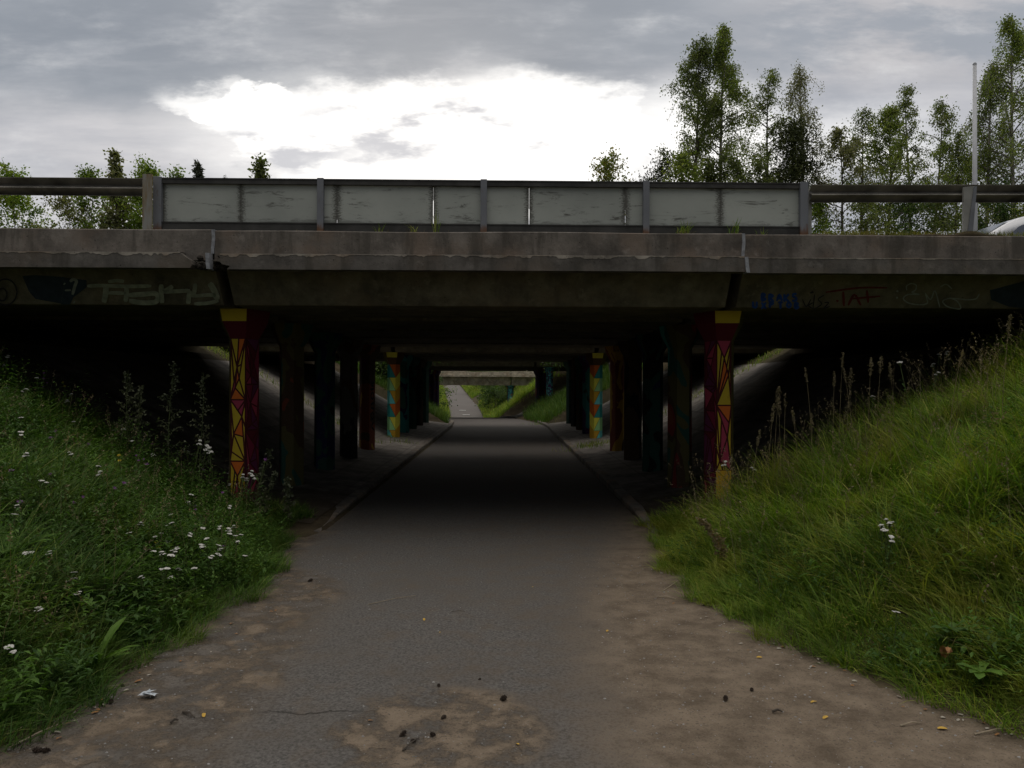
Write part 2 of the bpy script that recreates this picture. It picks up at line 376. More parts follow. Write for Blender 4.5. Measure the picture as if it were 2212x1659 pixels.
M['birch_dark'] = leafy('alder_leaves', [(0, (0.105, 0.144, 0.054)), (.6, (0.176, 0.212, 0.073)), (1, (0.279, 0.305, 0.102))], .42, nscale=.35, drift=.12)
M['birch_pale'] = leafy('pale_birch_leaves', [(0, (0.167, 0.179, 0.092)), (.6, (0.259, 0.267, 0.129)), (1, (0.365, 0.340, 0.166))], .35, drift=.12)
M['rust_leaf'] = leafy('reddish_birch_leaves', [(0, (0.128, 0.177, 0.035)), (.6, (0.202, 0.235, 0.052)), (1, (0.367, 0.282, 0.069))], .4)
M['willow'] = leafy('willow_leaves', [(0, (0.135, 0.222, 0.033)), (.6, (0.225, 0.330, 0.051)), (1, (0.360, 0.425, 0.081))], .42, nscale=.6, namount=.55)
M['pine'] = leafy('pine_needles', [(0, (0.045, 0.061, 0.022)), (1, (0.102, 0.119, 0.036))], .1)
M['spruce'] = leafy('young_spruce_needles', [(0, (0.068, 0.083, 0.060)), (1, (0.112, 0.128, 0.090))], .15)
M['bush'] = leafy('bush_leaves', [(0, (0.038, 0.080, 0.019)), (.7, (0.072, 0.128, 0.032)), (1, (0.128, 0.192, 0.048))], .35, nscale=.9)
M['bark'] = simple('grey_bark', (.10, .085, .07), .9, 0, .4, 3)
M['birch_bark'] = simple('birch_bark', (.27, .25, .225), .8, 0, .45, 5)
M['yarrow'] = simple('yarrow_petals', (.52, .51, .47), .7, 0, .08, 60)
M['yarrow_eye'] = simple('yarrow_centre', (.55, .5, .36), .8, 0, .1, 60)
M['purple'] = simple('knapweed_petals', (.27, .09, .33), .7, 0, .25, 60)
M['yellow'] = simple('tansy_petals', (.62, .46, .03), .7, 0, .1, 60)
M['stem'] = simple('plant_stem', (.07, .095, .03), .8, 0, .3, 20)
M['mugwort'] = leafy('mugwort_leaves', [(0, (0.084, 0.102, 0.060)), (1, (0.150, 0.168, 0.102))], .2)
M['cone'] = simple('pine_cone_scales', (.045, .032, .024), .9, 0, .5, 40)
M['yellow_leaf'] = simple('fallen_yellow_leaf', (.48, .30, .05), .7, 0, .2, 20)
M['brown_leaf'] = simple('fallen_brown_leaf', (.26, .13, .05), .8, 0, .3, 20)
M['pale_leaf'] = simple('bleached_dead_leaf', (.34, .31, .26), .8, 0, .25, 20)
M['twig'] = simple('dry_twig', (.30, .25, .18), .9, 0, .3, 20)
M['dark_twig'] = simple('dark_twig', (.06, .05, .04), .9, 0, .3, 20)
M['stone'] = simple('grey_stone', (.25, .245, .235), .9, 0, .35, 6)
M['litter'] = simple('crumpled_litter', (.50, .54, .58), .5, 0, .3, 30)
M['car'] = simple('silver_car_paint', (.62, .63, .65), .3, .2, .02, 2, .5)
def glass_fn(g, b, o):
    b.inputs['Base Color'].default_value = (.03, .045, .075, 1); b.inputs['Roughness'].default_value = .08; b.inputs['Specular IOR Level'].default_value = .8
M['glass'] = mat('dark_car_glass', glass_fn)
M['tyre'] = simple('tyre_rubber', (.02, .02, .02), .9)
M['lens'] = simple('lamp_lens', (.6, .6, .58), .2)

PAL = {'yellow': (.62, .46, .035), 'mustard': (.58, .34, .03), 'orange': (.58, .14, .022), 'pink': (.42, .055, .10), 'red': (.30, .03, .03),
       'crimson': (.23, .022, .055), 'plum': (.125, .022, .075), 'wine': (.12, .012, .022), 'line': (.07, .012, .012), 'olive': (.15, .13, .04),
       'teal': (.02, .20, .19), 'aqua': (.10, .42, .42), 'mint': (.22, .46, .20), 'lime': (.52, .50, .06), 'brick': (.30, .07, .03), 'black': (.012, .012, .012),
       'navy': (.02, .03, .11), 'greenish': (.03, .12, .09), 'violet': (.10, .04, .16), 'grey': (.13, .12, .10), 'seafoam': (.05, .17, .13), 'brown': (.10, .055, .025)}
def paint(c):
    def fn(g, b, o):
        n = g.noise(pos(g), 9, 5, .65); n2 = g.noise(pos(g), 45, 4, .7)
        k = g.mix(g.m('MULTIPLY', g.ss(n, .52, .75), .35), c, tuple(x * .55 for x in c))
        k = g.mix(g.m('MULTIPLY', g.ss(n2, .62, .74), .5), k, (.16, .14, .11))
        g.put(b.inputs['Base Color'], k); b.inputs['Roughness'].default_value = .75; b.inputs['Specular IOR Level'].default_value = .2
        bump(g, b, n2, .25, .006)
    return fn
PK = list(PAL); PAL = {k: tuple(x * (1.45 if k in ('teal', 'aqua', 'mint', 'lime') else 1.0 if k in ('mustard', 'orange') else .8) for x in v) for k, v in PAL.items()}; PM = [mat('mural_' + k, paint(PAL[k])) for k in PK]; PI = {k: i for i, k in enumerate(PK)}
def patchy(name, cols, scale=1.6, stretch=.5):
    def fn(g, b, o):
        p = pos(g); n = g.noise(g.mapping(p, (1, 1, stretch)), scale, 3, .5, .6)
        st = [(.30 + .40 * i / max(1, len(cols)), tuple(x * .9 for x in PAL[c])) for i, c in enumerate(cols)]
        k = g.ramp(n, st, 'CONSTANT'); k = g.mix(g.m('MULTIPLY', g.ss(g.noise(p, 30, 4), .56, .72), .4), k, (.12, .11, .09))
        g.put(b.inputs['Base Color'], k); b.inputs['Roughness'].default_value = .85
    return mat(name, fn)

# ------------------------------------------------------------------ the lie of the land
def sstep(a, b, x): t = np.clip((x - a) / (b - a), 0, 1); return t * t * (3 - 2 * t)
def c_(Y): return np.interp(Y, [-20, 29, 33, 36, 45, 60, 86, 162, 260], [.07, .07, -.1, -.5, -1.6, -2.5, -3.9, -10.9, -20])
def zp_(Y): return np.interp(Y, [-30, 5, 20, 30, 38, 45, 52, 60, 72, 80, 86, 97, 120, 162, 200, 260, 400], [0, 0, -.04, -.06, -.15, -.40, -.82, -1.40, -2.0, -2.15, -2.16, -1.2, -.45, 1.2, 2.7, 4.6, 8])
def eL_(Y): return np.interp(Y, [0, 3.4, 4.4, 6.2, 7.5, 8.2, 30, 33, 40, 60, 120], [2.6, 2.05, 1.97, 1.80, 2.08, 2.25, 1.95, 2.05, 1.9, 1.9, 1.9])
def eR_(Y): return np.interp(Y, [0, 2.8, 3.6, 4.4, 5.2, 6.5, 8.2, 30, 33, 40, 60, 120], [3.6, 3.05, 2.65, 2.2, 1.85, 1.72, 1.95, 1.9, 1.75, 1.75, 1.8, 1.8])
def box_(Y, a, b, s=.35): return sstep(a - s, a + s, Y) * (1 - sstep(b - s, b + s, Y))
def vnoise(X, Y):
    return (np.sin(X * 1.7 + Y * .9) * np.sin(Y * 1.3 - X * .6) + .5 * np.sin(X * 3.9 - Y * 2.3 + 1) * np.sin(Y * 3.1 + X * 1.1))
def ground(X, Y):
    X = np.asarray(X, float); Y = np.asarray(Y, float)
    c, zp = c_(Y), zp_(Y); d = X - c; a = np.abs(d)
    e = np.where(d < 0, eL_(Y), eR_(Y))
    op = (np.interp(Y, [0, 8.3, 9.5], [.47, .47, .56]) + .26 * box_(Y, 54.8, 65.4) * (d > 0)) * np.maximum(0, a - e) + .05 * vnoise(X, Y) * sstep(0, .6, a - e)
    tu = np.where(a > 1.85, .06 + .12 * np.clip(a - 1.9, 0, 1.1) + .57 * np.maximum(0, a - 3.0), 0)
    w = np.maximum(np.maximum(box_(Y, 8.3, 30.9), box_(Y, 39.2, 54.6)), box_(Y, 65.8, 76.4))
    r = op * (1 - w) + tu * w
    plat = np.interp(Y, [0, 7.5, 8.3, 60, 64, 80, 100, 170, 400], [2.5, 2.6, 3.0, 3.0, 2.4, 2.4, 2.4, 3.4, 11])
    z = np.minimum(zp + r, plat)
    cap = np.full_like(z, 99.)
    for (y0, y1, k, hx) in ((8.0, 18.2, 2.28, 8.6), (19.8, 30.4, 2.28, 8.6), (38.4, 55.2, 2.1, 9), (65.0, 77.2, 1.2, 9)):
        cap = np.where((Y > y0) & (Y < y1) & (a < hx), k, cap)
    return np.minimum(z, cap)
def g1(X, Y): return float(ground(np.array([X]), np.array([Y]))[0])
def hit(x, y, lift=0.0, y0=2.0, y1=34.0):      # where a line of sight meets the ground (raised by lift)
    d = ray(x, y); Ys = np.arange(y0, y1, .03)
    P = EYE.z + d.z * Ys - (ground(EYE.x + d.x * Ys, Ys) + lift)
    i = np.nonzero(P < 0)[0]
    Yv = Ys[i[0]] if len(i) else None
    if Yv is None: return None
    X = EYE.x + d.x * Yv; return Vector((X, Yv, g1(X, Yv)))

xs = np.unique(np.round(np.concatenate([np.arange(-10, 10.01, .2), np.arange(10, 30, 1.5), -np.arange(10, 30, 1.5), np.array([30, 45, 70, 120, 220, 400, 700]), -np.array([30, 45, 70, 120, 220, 400, 700])]), 3))
ys = np.unique(np.round(np.concatenate([np.arange(-12, 40, .25), np.arange(40, 100, .7), np.arange(100, 200, 4), np.array([-300, -80, -30, 200, 230, 260, 300, 350, 400, 600, 900])]), 3))
GX, GY = np.meshgrid(xs, ys); GZ = ground(GX, GY)
# the soil dips under the path sheet
GZ = np.where((np.abs(GX - c_(GY)) < 1.75) & (GY > -20), GZ - .03, GZ)
nx, ny = len(xs), len(ys)
idx = np.arange(nx * ny).reshape(ny, nx)
Q = np.stack([idx[:-1, :-1], idx[:-1, 1:], idx[1:, 1:], idx[1:, :-1]], -1).reshape(-1, 4)
tag(mesh_np('ground', np.stack([GX, GY, GZ], -1).reshape(-1, 3), Q, M['soil'], smooth=True), kind='structure')

def strip(name, Ys, xl, xr, lift, m, n=8, fn=None):
    Ys = np.asarray(Ys, float); T = np.linspace(0, 1, n + 1)
    X = xl(Ys)[:, None] * (1 - T) + xr(Ys)[:, None] * T; Y = np.repeat(Ys[:, None], n + 1, 1)
    Z = (fn(X, Y) if fn else zp_(Y)) + lift
    i = np.arange(X.size).reshape(X.shape); q = np.stack([i[:-1, :-1], i[:-1, 1:], i[1:, 1:], i[1:, :-1]], -1).reshape(-1, 4)
    return mesh_np(name, np.stack([X, Y, Z], -1).reshape(-1, 3), q, m, smooth=True)
pY = np.concatenate([np.arange(-15, 32, .5), np.arange(32, 260, 1.0)])
tag(strip('path', pY, lambda Y: c_(Y) - np.where(Y < 8.4, eL_(Y) + .25, 1.78), lambda Y: c_(Y) + np.where(Y < 8.4, eR_(Y) + .25, 1.78), .004, M['path'], 10), kind='structure')
for (a, b) in ((8.5, 30.7), (39.4, 54.4), (66, 76.2)):
    for s in (-1, 1):
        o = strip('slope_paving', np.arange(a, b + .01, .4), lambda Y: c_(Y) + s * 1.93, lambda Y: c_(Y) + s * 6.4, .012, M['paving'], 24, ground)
        tag(o, kind='structure')
def kerb(name, Ys, s):
    b = MB(); rr = []
    for Y in Ys:
        x = c_(Y) + s * 1.79; z = zp_(Y) + .008 * math.sin(Y * 2.1) - .07 * max(0, min(1, (11.5 - Y) / 3)); j = .006 * math.sin(Y * 5.3)
        rr.append([(x + j, Y, z - .1), (x + j, Y, z + .085), (x + j + s * .02, Y, z + .10), (x + j + s * .14, Y, z + .10), (x + j + s * .15, Y, z - .1)])
    b.rings(rr); return tag(b.build(name, M['kerb'], smooth=False), kind='structure')
for s in (-1, 1):
    for (a, b) in ((8.3, 33.5), (39.5, 54.5), (66, 78)): kerb('kerb', np.arange(a, b, .5), s)

# ------------------------------------------------------------------ painted columns
HEX = lambda a, dx, t: [(-a / 2, -t), (a / 2, -t), (a / 2 + dx, 0), (a / 2, t), (-a / 2, t), (-a / 2 - dx, 0)]
SHARD = [(((0, 0), (.32, .62), (0, 1)), 0), (((0, 1), (.32, .62), (1, 1)), 1), (((.32, .62), (.68, .36), (1, 1)), 2),
         (((.68, .36), (1, 0), (1, 1)), 3), (((0, 0), (.68, .36), (.32, .62)), 4), (((0, 0), (1, 0), (.68, .36)), 5)]
def pattern(kind, H, inner, flip):
    out = []
    if kind == 'shard':
        n = max(1, round(H / (.60 if not inner else .50)))
        for i in range(n):
            pal = ['yellow', 'orange', 'yellow', 'yellow', 'pink', 'yellow'] if not inner else ['crimson', 'plum', 'pink', 'crimson', 'wine', 'plum']
            if i % 3 == 1: pal = pal[::-1]
            jr = random.Random(i * 13 + flip * 7 + inner * 3); P1, P2 = (jr.uniform(.12, .55), jr.uniform(.45, .85)), (jr.uniform(.5, .9), jr.uniform(.12, .5))
            for pts, k in SHARD:
                pts = [P1 if p_ == (.32, .62) else (P2 if p_ == (.68, .36) else p_) for p_ in pts]
                q = [((1 - s if (i + flip) % 2 else s), (i + t) / n * H) for s, t in pts]
                j = (k * 7 + i * 5 + flip * 3) % 4
                if j == 3 or H < 1: out.append((q, pal[k])); continue
                u = .35 + .1 * j; a, b_, c = q[j % 3], q[(j + 1) % 3], q[(j + 2) % 3]; mid = (b_[0] + (c[0] - b_[0]) * u, b_[1] + (c[1] - b_[1]) * u)
                out.append(([a, b_, mid], pal[k])); out.append(([a, mid, c], pal[(k + 1 + j) % 6] if j else pal[k]))
    elif kind == 'flag':
        h = .355; seq = [('mustard', 'aqua'), ('lime', 'mint'), ('orange', 'teal'), ('mustard', 'aqua'), ('lime', 'mint'), ('orange', 'teal'), ('mustard', 'aqua'), ('lime', 'mint')]
        z = H; i = 5
        while z > 0.01:
            z0 = max(0, z - h); a, b = seq[i % 6]
            if inner == 0:
                out.append(([(0, z), (1, z0), (1, z)], a)); out.append(([(0, z), (0, z0), (1, z0)], b))
            elif inner == 1:
                k = .16
                lo0, lo1, hi0, hi1 = z0, z0 + k, z, z + k
                out.append(([(0, lo0), (1, min(H, lo1)), (1, min(H, hi1)), (0, hi0)], a))
            else:
                out.append(([(0, z0), (1, z0), (1, z), (0, z)], b))
            z = z0; i -= 1
    return out
def column(parent, X, Y, zg, zt, kind, side, mats=None, label=None, group=None, k=1.0):
    """hexagonal column; side=+1 means its inner face looks towards +x"""
    a, dx, t = .17 * k, .088 * k, .21 * k
    pr = HEX(a, dx, t)
    z0, z1 = zg - .15, zt - .32
    bm = bmesh.new(); use = PM if mats is None else mats
    faces = [(0, 1), (1, 2), (2, 3), (3, 4), (4, 5), (5, 0)]
    for fi, (i, j) in enumerate(faces):
        A, B = pr[i], pr[j]; H = z1 - z0
        role = {0: 'front', 1: 'inner' if side > 0 else 'outer', 5: 'outer' if side > 0 else 'inner'}.get(fi, 'back')
        pat = None
        if kind == 'shard' and role in ('front', 'inner'): pat = pattern('shard', H, role == 'inner', 0 if side > 0 else 1)
        if kind == 'flag' and role != 'back': pat = pattern('flag', H, {'front': 0, 'inner': 1, 'outer': 2}[role], 0)
        if pat is None:
            key = {'shard': 'olive' if role == 'outer' else 'plum', 'flag': 'teal'}.get(kind)
            pat = [([(0, 0), (1, 0), (1, H), (0, H)], key)]
        if kind == 'shard' and role == 'front' and side < 0:     # plain foot with a yellow plate
            pat = [(q, c) for q, c in pattern('shard', H - .62, False, 1)]; pat = [([(s_, z_ + .62) for s_, z_ in q], c) for q, c in pat]
            pat += [([(0, 0), (1, 0), (1, .62), (0, .62)], 'mustard')]
        mirror = (kind == 'flag' and side < 0) or (fi == 5 and kind == 'flag')
        if kind == 'flag' and side < 0 and fi == 1: mirror = False
        for q, c in pat:
            vs = []
            for s, z in q:
                ss_ = 1 - s if mirror else s
                vs.append(bm.verts.new((X + A[0] + (B[0] - A[0]) * ss_, Y + A[1] + (B[1] - A[1]) * ss_, z0 + z)))
            f = bm.faces.new(vs); f.material_index = PI[c] if c and mats is None else 0
    bm.normal_update()
    if kind == 'shard':
        r = bmesh.ops.inset_individual(bm, faces=[f for f in bm.faces if len(f.verts) == 3], thickness=.0085, use_even_offset=True)
        for f in r['faces']: f.material_index = PI['line']
    if kind == 'flag':
        r = bmesh.ops.inset_individual(bm, faces=[f for f in bm.faces if len(f.verts) == 3], thickness=.004, use_even_offset=True)
        for f in r['faces']: f.material_index = PI['black']
    bmesh.ops.recalc_face_normals(bm, faces=bm.faces)
    me = bpy.data.meshes.new('column'); bm.to_mesh(me); bm.free()
    for m in use: me.materials.append(m)
    o = link('column', me, parent)
    if label: o['label'] = label
    b = MB(); rr = [[(X + x * k, Y + y * k, z) for x, y in pr] for k, z in ((1, z1), (1.58, zt - .135), (1.74, zt))]
    if mats is None:
        lo, up = {'shard': ('wine', 'yellow'), 'flag': ('brown', 'lime')}[kind]
        inn = {'shard': 'wine', 'flag': 'brown'}[kind]
        row = lambda k: [PI[k], PI[inn], PI['greenish'], PI['brown'], PI['brown'], PI['olive']] if side > 0 else [PI[k], PI['olive'], PI['brown'], PI['brown'], PI['greenish'], PI[inn]]
        b.rings(rr, PI['brown'], True, [row(lo), row(up)])
    else: b.rings(rr, 0)
    c = b.build('capital', use, o); c.location = (0, 0, 0)
    return o

# ------------------------------------------------------------------ bridges
JX = 2.68
def deck(root, Yc, n, zs, cx0, colx, joints, xlim, webw=.30, front=True, mats=('beam', 'ledge_low', 'ledge'), chips=False, hole=False, bh=.43, xr=None):
    """n longitudinal beams two metres apart, first centred at Yc, soffit at height zs"""
    hw = .73; zt = zs + bh
    xs_ = [cx0 - xlim] + [cx0 + j for j in joints] + [cx0 + (xr or xlim)]
    beams = []
    for k in range(n):
        y = Yc + 2.01 * k
        for i in range(len(xs_) - 1):
            b = MB(); g_ = .055
            b.prism([(y - hw, zs), (y + hw, zs), (y + hw + webw * .9, zt), (y - hw - webw, zt)], xs_[i] + (g_ if i else 0), xs_[i + 1] - (g_ if i < len(xs_) - 2 else 0))
            o = b.build('beam', M[mats[0]], root, bevel=.012); beams.append((k, i, o))
    yF = Yc - hw - webw; yB = Yc + 2.01 * (n - 1) + hw + webw
    for i in range(len(xs_) - 1):
        b = MB(); b.box(xs_[i] + .01, xs_[i + 1] - .01, yF - .12, yB + .12, zt + .001, zt + .20)
        b.build('deck_slab', M[mats[0]], root)
    for (yf, sgn, isf) in ((yF, -1, True), (yB, 1, False)):
        for i in range(len(xs_) - 1):
            x0, x1 = xs_[i] + (.012 if i else 0), xs_[i + 1] - (.012 if i < len(xs_) - 2 else 0)
            up, lo = .14, .27
            dz = -.012 * i if isf else 0
            b = MB(); prof = [(yf + sgn * .09, zt - .02), (yf + sgn * up, zt - .02), (yf + sgn * up, zt + .284), (yf + sgn * (up - .012), zt + .294), (yf - sgn * .42, zt + .294), (yf - sgn * .42, zt + .203), (yf + sgn * .09, zt + .203)]
            f = (lambda x, y, z: (x, y + .004 * math.sin(x * 3.1 + z * 9), z + dz + .004 * math.sin(x * 2.3))) if chips else None
            b.prism(prof, x0, x1, 0, 40 if chips else 1, f)
            b.build('edge_ledge', M[mats[2]], root)
            # the lower, prouder tier (with broken ends at the left joint of the near bridge)
            b = MB(); zl, zh = zt - .116, zt + .036
            def zfun(x): return zh + dz
            if hole and isf and i in (0, 1):
                if i == 0: outl = [(x0, zl), (x1 - .17, zl), (x1 - .15, zl + .035), (x1 - .165, zl + .075), (x1 - .21, zl + .105), (x1 - .27, zh), (x0, zh)]
                else: outl = [(x0 + .17, zl), (x1, zl), (x1, zh), (x0 + .08, zh), (x0 + .10, zl + .11), (x0 + .02, zl + .085), (x0 + .10, zl + .075), (x0 + .12, zl + .05), (x0 + .20, zl + .032)]
                yo, yi = yf + sgn * lo, yf + sgn * (up + .003)
                A = [(x, yo, z + dz) for x, z in outl]; B_ = [(x, yi, z + dz) for x, z in outl]
                b.poly(A); b.poly(B_[::-1])
                for q in range(len(A)): b.poly([A[q], A[(q + 1) % len(A)], B_[(q + 1) % len(A)], B_[q]])
            else:
                yo, yi = yf + sgn * lo, yf + sgn * (up + .003)
                b.prism([(yi, zl + dz), (yo, zl + dz), (yo, zh + dz), (yi, zh + dz)], x0, x1)
            lt = b.build('lower_ledge', M[mats[1]], root)
            if chips and isf:                # spalled arris of pale broken concrete between the two tiers
                b = MB(); xx = np.arange(x0 + (.1 if i == 1 else 0), x1 - (.25 if i == 0 else 0), .02); r2 = np.random.default_rng(5 + i)
                sm_ = np.convolve(r2.normal(0, 1, len(xx)), np.ones(5) / 2.2, 'same'); dep = .004 + (.013 if i < 2 else .004) * np.clip(sm_ + .35, 0, 2.0) + .004 * r2.random(len(xx))
                hgt = .010 + .010 * r2.random(len(xx))
                for q in range(len(xx) - 1):
                    a0, a1 = xx[q], xx[q + 1]
                    p = lambda a, d_, h_: [(a, yf + sgn * (lo + .003), zh + dz - d_), (a, yf + sgn * (lo + .004), zh + dz + .003), (a, yf + sgn * (up + .004), zh + dz + h_)]
                    P0, P1 = p(a0, dep[q], hgt[q]), p(a1, dep[q + 1], hgt[q + 1])
                    b.poly([P0[0], P1[0], P1[1], P0[1]]); b.poly([P0[1], P1[1], P1[2], P0[2]])
                b.build('chipped_edge', M['chip'], lt).location = (0, 0, 0)
    return beams, xs_, yF, zt

roots = {}
near = empty('road_bridge', (0, 9.0, 3.0), 'near concrete road bridge carrying the grey panel barrier over the path', 'bridge', 'road bridges over the path')
beamsA, xsA, yFA, ztA = deck(near, 9.0, 5, 2.42, 0, 2.76, (-JX, JX), 16, chips=True, hole=True)
second = empty('road_bridge', (0, 21.1, 3.0), 'second concrete bridge behind the near one, on teal and orange flag columns', 'bridge', 'road bridges over the path')
deck(second, 21.1, 5, 2.42, 0, 2.76, (-JX, JX), 16)
third = empty('road_bridge', (-1.4, 40, 2.9), 'third bridge seen through the underpass by its dark soffit, on a blue patterned column', 'bridge', 'road bridges over the path')
deck(third, 39.6, 8, 2.45, -1.4, 3.3, (-3.2, 3.2), 18)
fourth = empty('road_bridge', (-2.6, 67, 2), 'farthest bridge through the underpass, with a pale sunlit concrete edge', 'bridge', 'road bridges over the path')
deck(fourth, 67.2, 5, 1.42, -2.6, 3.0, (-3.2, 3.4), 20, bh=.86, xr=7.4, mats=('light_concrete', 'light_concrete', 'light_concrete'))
# road surfaces on the decks, running on over the embankments
for (y0, y1, z, xr) in ((8.34, 17.7, 3.058, 120), (20.44, 29.8, 3.058, 120), (39.0, 54.2, 3.085, 120), (66.5, 75.9, 2.49, 120)):
    b = MB(); b.box(-xr, xr, y0, y1, z - .004 if xr < 50 else z - .006, z); tag(b.build('road', M['asphalt_road']), kind='structure')

murals = {
    (0, -1): ('shard', None, 'yellow and magenta shard mural column at the left front'), (0, 1): ('shard', None, 'yellow and magenta shard mural column at the right front'),
    (1, -1): ('x', ('brick', 'brown', 'olive', 'greenish', 'red'), None), (1, 1): ('x', ('brick', 'red', 'brown', 'olive', 'greenish', 'teal'), None),
    (2, -1): ('x', ('greenish', 'navy', 'greenish', 'black'), None), (2, 1): ('x', ('navy', 'greenish', 'black', 'greenish'), None),
    (3, -1): ('x', ('brown', 'grey', 'black'), None), (3, 1): ('x', ('brown', 'black', 'brown'), None),
    (4, -1): ('x', ('mustard', 'brick', 'brown', 'plum'), 'orange and brown column with dark lettering'), (4, 1): ('x', ('brown', 'mustard', 'brick', 'plum'), None)}
murals2 = {(0, -1): ('flag', None, 'teal, yellow and orange flag mural column on the left'), (0, 1): ('flag', None, 'teal, yellow and orange flag mural column on the right'),
    (1, -1): ('x', ('seafoam', 'teal', 'navy', 'seafoam'), None), (1, 1): ('x', ('greenish', 'teal', 'violet', 'navy'), None),
    (2, -1): ('x', ('greenish', 'black'), None), (2, 1): ('x', ('brown', 'greenish'), None), (3, -1): ('x', ('brown', 'black'), None), (3, 1): ('x', ('brown', 'black'), None),
    (4, -1): ('x', ('greenish', 'seafoam'), None), (4, 1): ('x', ('greenish', 'seafoam'), None)}
columns = {}
for root, Y0, table, key in ((near, 9.0, murals, 'a'), (second, 21.1, murals2, 'b')):
    for (k, s), (kind, cols, lab) in table.items():
        X, Y = s * 2.76, Y0 + 2.01 * k
        mm = [patchy('mural_patches_%d' % len(bpy.data.materials), cols, 1.3 + .3 * (k % 3))] if cols else None
        columns[(key, k, s)] = column(root, X, Y, g1(X, Y), 2.42, kind, -s, mm, lab)
wave = patchy('wave_mural', ('yellow', 'violet', 'teal', 'aqua', 'violet', 'yellow'), 3.2, .7)
blue = patchy('blue_check_mural', ('teal', 'navy', 'violet', 'aqua', 'navy', 'brick'), 4.5, 1.2)
dk = patchy('dark_mural', ('brown', 'violet', 'brick'), 1.5)
for k in range(5):
    for s in (-1, 1):
        Y = 39.6 + 3.517 * k; X = c_(39.6) + s * 3.5
        column(third, X, Y, g1(X, Y), 2.45, 'x', -s, [blue if (k == 0) else dk], 'blue and violet checked column' if k == 0 and s > 0 else None)
        Y = 67.2 + 2.01 * k; X = c_(68) + s * 3.7
        column(fourth, X, Y, g1(X, Y), 1.42, 'x', -s, [wave if k == 0 else dk], 'yellow, violet and teal wave painted column' if k == 0 and s > 0 else None, k=1.5)

# joint strips of the near bridge
def jstrip(X, dz):
    b = MB(); w = .016
    y0 = yFA - .146
    pts = [(X - .003, ztA + .29), (X + .002, ztA + .2), (X - .006, ztA + .1), (X - .008, ztA + .045)]
    rr = [[(x - w, y0 - .003, z + dz), (x + w, y0 - .003, z + dz), (x + w, y0 + .12, z + dz), (x - w, y0 + .12, z + dz)] for x, z in pts]
    b.rings(rr)
    y1 = yFA - .275
    pts = [(X - .012, ztA + .032), (X - .008, ztA - .02), (X - .004, ztA - .075), (X + .004, ztA - .128)]
    rr = [[(x - w * 1.1, y1 - .004 - .004 * i, z + dz), (x + w * 1.1, y1 - .004 - .004 * i, z + dz), (x + w, y1 + .1, z + dz), (x - w, y1 + .1, z + dz)] for i, (x, z) in enumerate(pts)]
    b.rings(rr)
    b.build('joint_strip', M['sealant'], near)
jstrip(-JX, 0); jstrip(JX, -.012)
b = MB()
for k in range(26):                          # rough broken core of the spalled corner
    x, z = -JX + rnd.uniform(-.16, .18), ztA + rnd.uniform(-.11, .02); r = rnd.uniform(.015, .04)
    rr = [[(x + r * q * math.cos(a) * rnd.uniform(.7, 1.2), yFA - .15 - d, z + r * q * math.sin(a) * rnd.uniform(.7, 1.2)) for a in [i * 1.0472 for i in range(6)]] for q, d in ((1, -.02), (.9, .03), (.3, .05))]
    b.rings(rr)
b.build('broken_corner', M['hole'], near)

# graffiti on the face of the front beams
def beam_pt(x, y):
    d = ray(x, y); n = Vector((0, .43, .30)).normalized(); n = Vector((0, -.43, -.30)).normalized()
    p0 = Vector((0, 8.27, 2.42)) + n * .006
    t = (p0 - EYE).dot(n) / d.dot(n); return EYE + d * t
def stroke(mb, pts, w, conv):
    P = []
    for i in range(len(pts) - 1):
        for k in range(4): P.append(tuple(pts[i][j] + (pts[i + 1][j] - pts[i][j]) * k / 4 for j in (0, 1)))
    P.append(pts[-1])
    for _ in range(2):
        P = [P[0]] + [tuple((P[i - 1][j] + 2 * P[i][j] + P[i + 1][j]) / 4 for j in (0, 1)) for i in range(1, len(P) - 1)] + [P[-1]]
    L, Rr = [], []
    for i, p in enumerate(P):
        a, c = P[max(0, i - 1)], P[min(len(P) - 1, i + 1)]; dx, dy = c[0] - a[0], c[1] - a[1]; l = math.hypot(dx, dy) or 1
        q = w / 2 * (.65 if i in (0, len(P) - 1) else 1)
        L.append(conv(p[0] - dy / l * q, p[1] + dx / l * q)); Rr.append(conv(p[0] + dy / l * q, p[1] - dx / l * q))
    for i in range(len(P) - 1): mb.poly([L[i], L[i + 1], Rr[i + 1], Rr[i]])
cL = lambda x, y: beam_pt(x / 2.4578 * .54, (1080 + y / 2.4578) * .54)
cR = lambda x, y: beam_pt((2900 + x / 1.8495) * .54, (1080 + y / 1.8495) * .54)
def ringpts(x, y, rx, ry, a0=0, a1=360, n=14): return [(x + rx * math.cos(R(a0 + (a1 - a0) * i / n)), y + ry * math.sin(R(a0 + (a1 - a0) * i / n))) for i in range(n + 1)]
def spray(name, c): return simple(name, c, .85, 0, .3, 14)
SP = {'pale': spray('pale_green_spray', (.235, .255, .18)), 'blue': spray('blue_spray', (.015, .06, .24)), 'black': spray('black_spray', (.02, .02, .02)), 'red': spray('dark_red_spray', (.10, .016, .012)), 'white': spray('grey_white_spray', (.21, .23, .19)), 'navy': spray('navy_spray', (.022, .034, .044))}
beamL = [o for k, i, o in beamsA if k == 0 and i == 0][0]; beamR = [o for k, i, o in beamsA if k == 0 and i == 2][0]
def graffito(strokes, m, parent, conv, lab, polys=()):
    b = MB()
    for pts, w in strokes: stroke(b, pts, w, conv)
    for pl in polys: b.poly([conv(*p) for p in pl])
    o = b.build('graffiti', SP[m], parent); o.location = (0, 0, 0); o['label'] = lab
graffito([], 'navy', beamL, cL, 'dark blue sprayed patch', [[(220, 60), (330, 50), (300, 230), (280, 200)], [(330, 50), (640, 70), (600, 330), (350, 285), (300, 230)], [(640, 75), (850, 100), (850, 170), (720, 270), (690, 340), (600, 340)]])
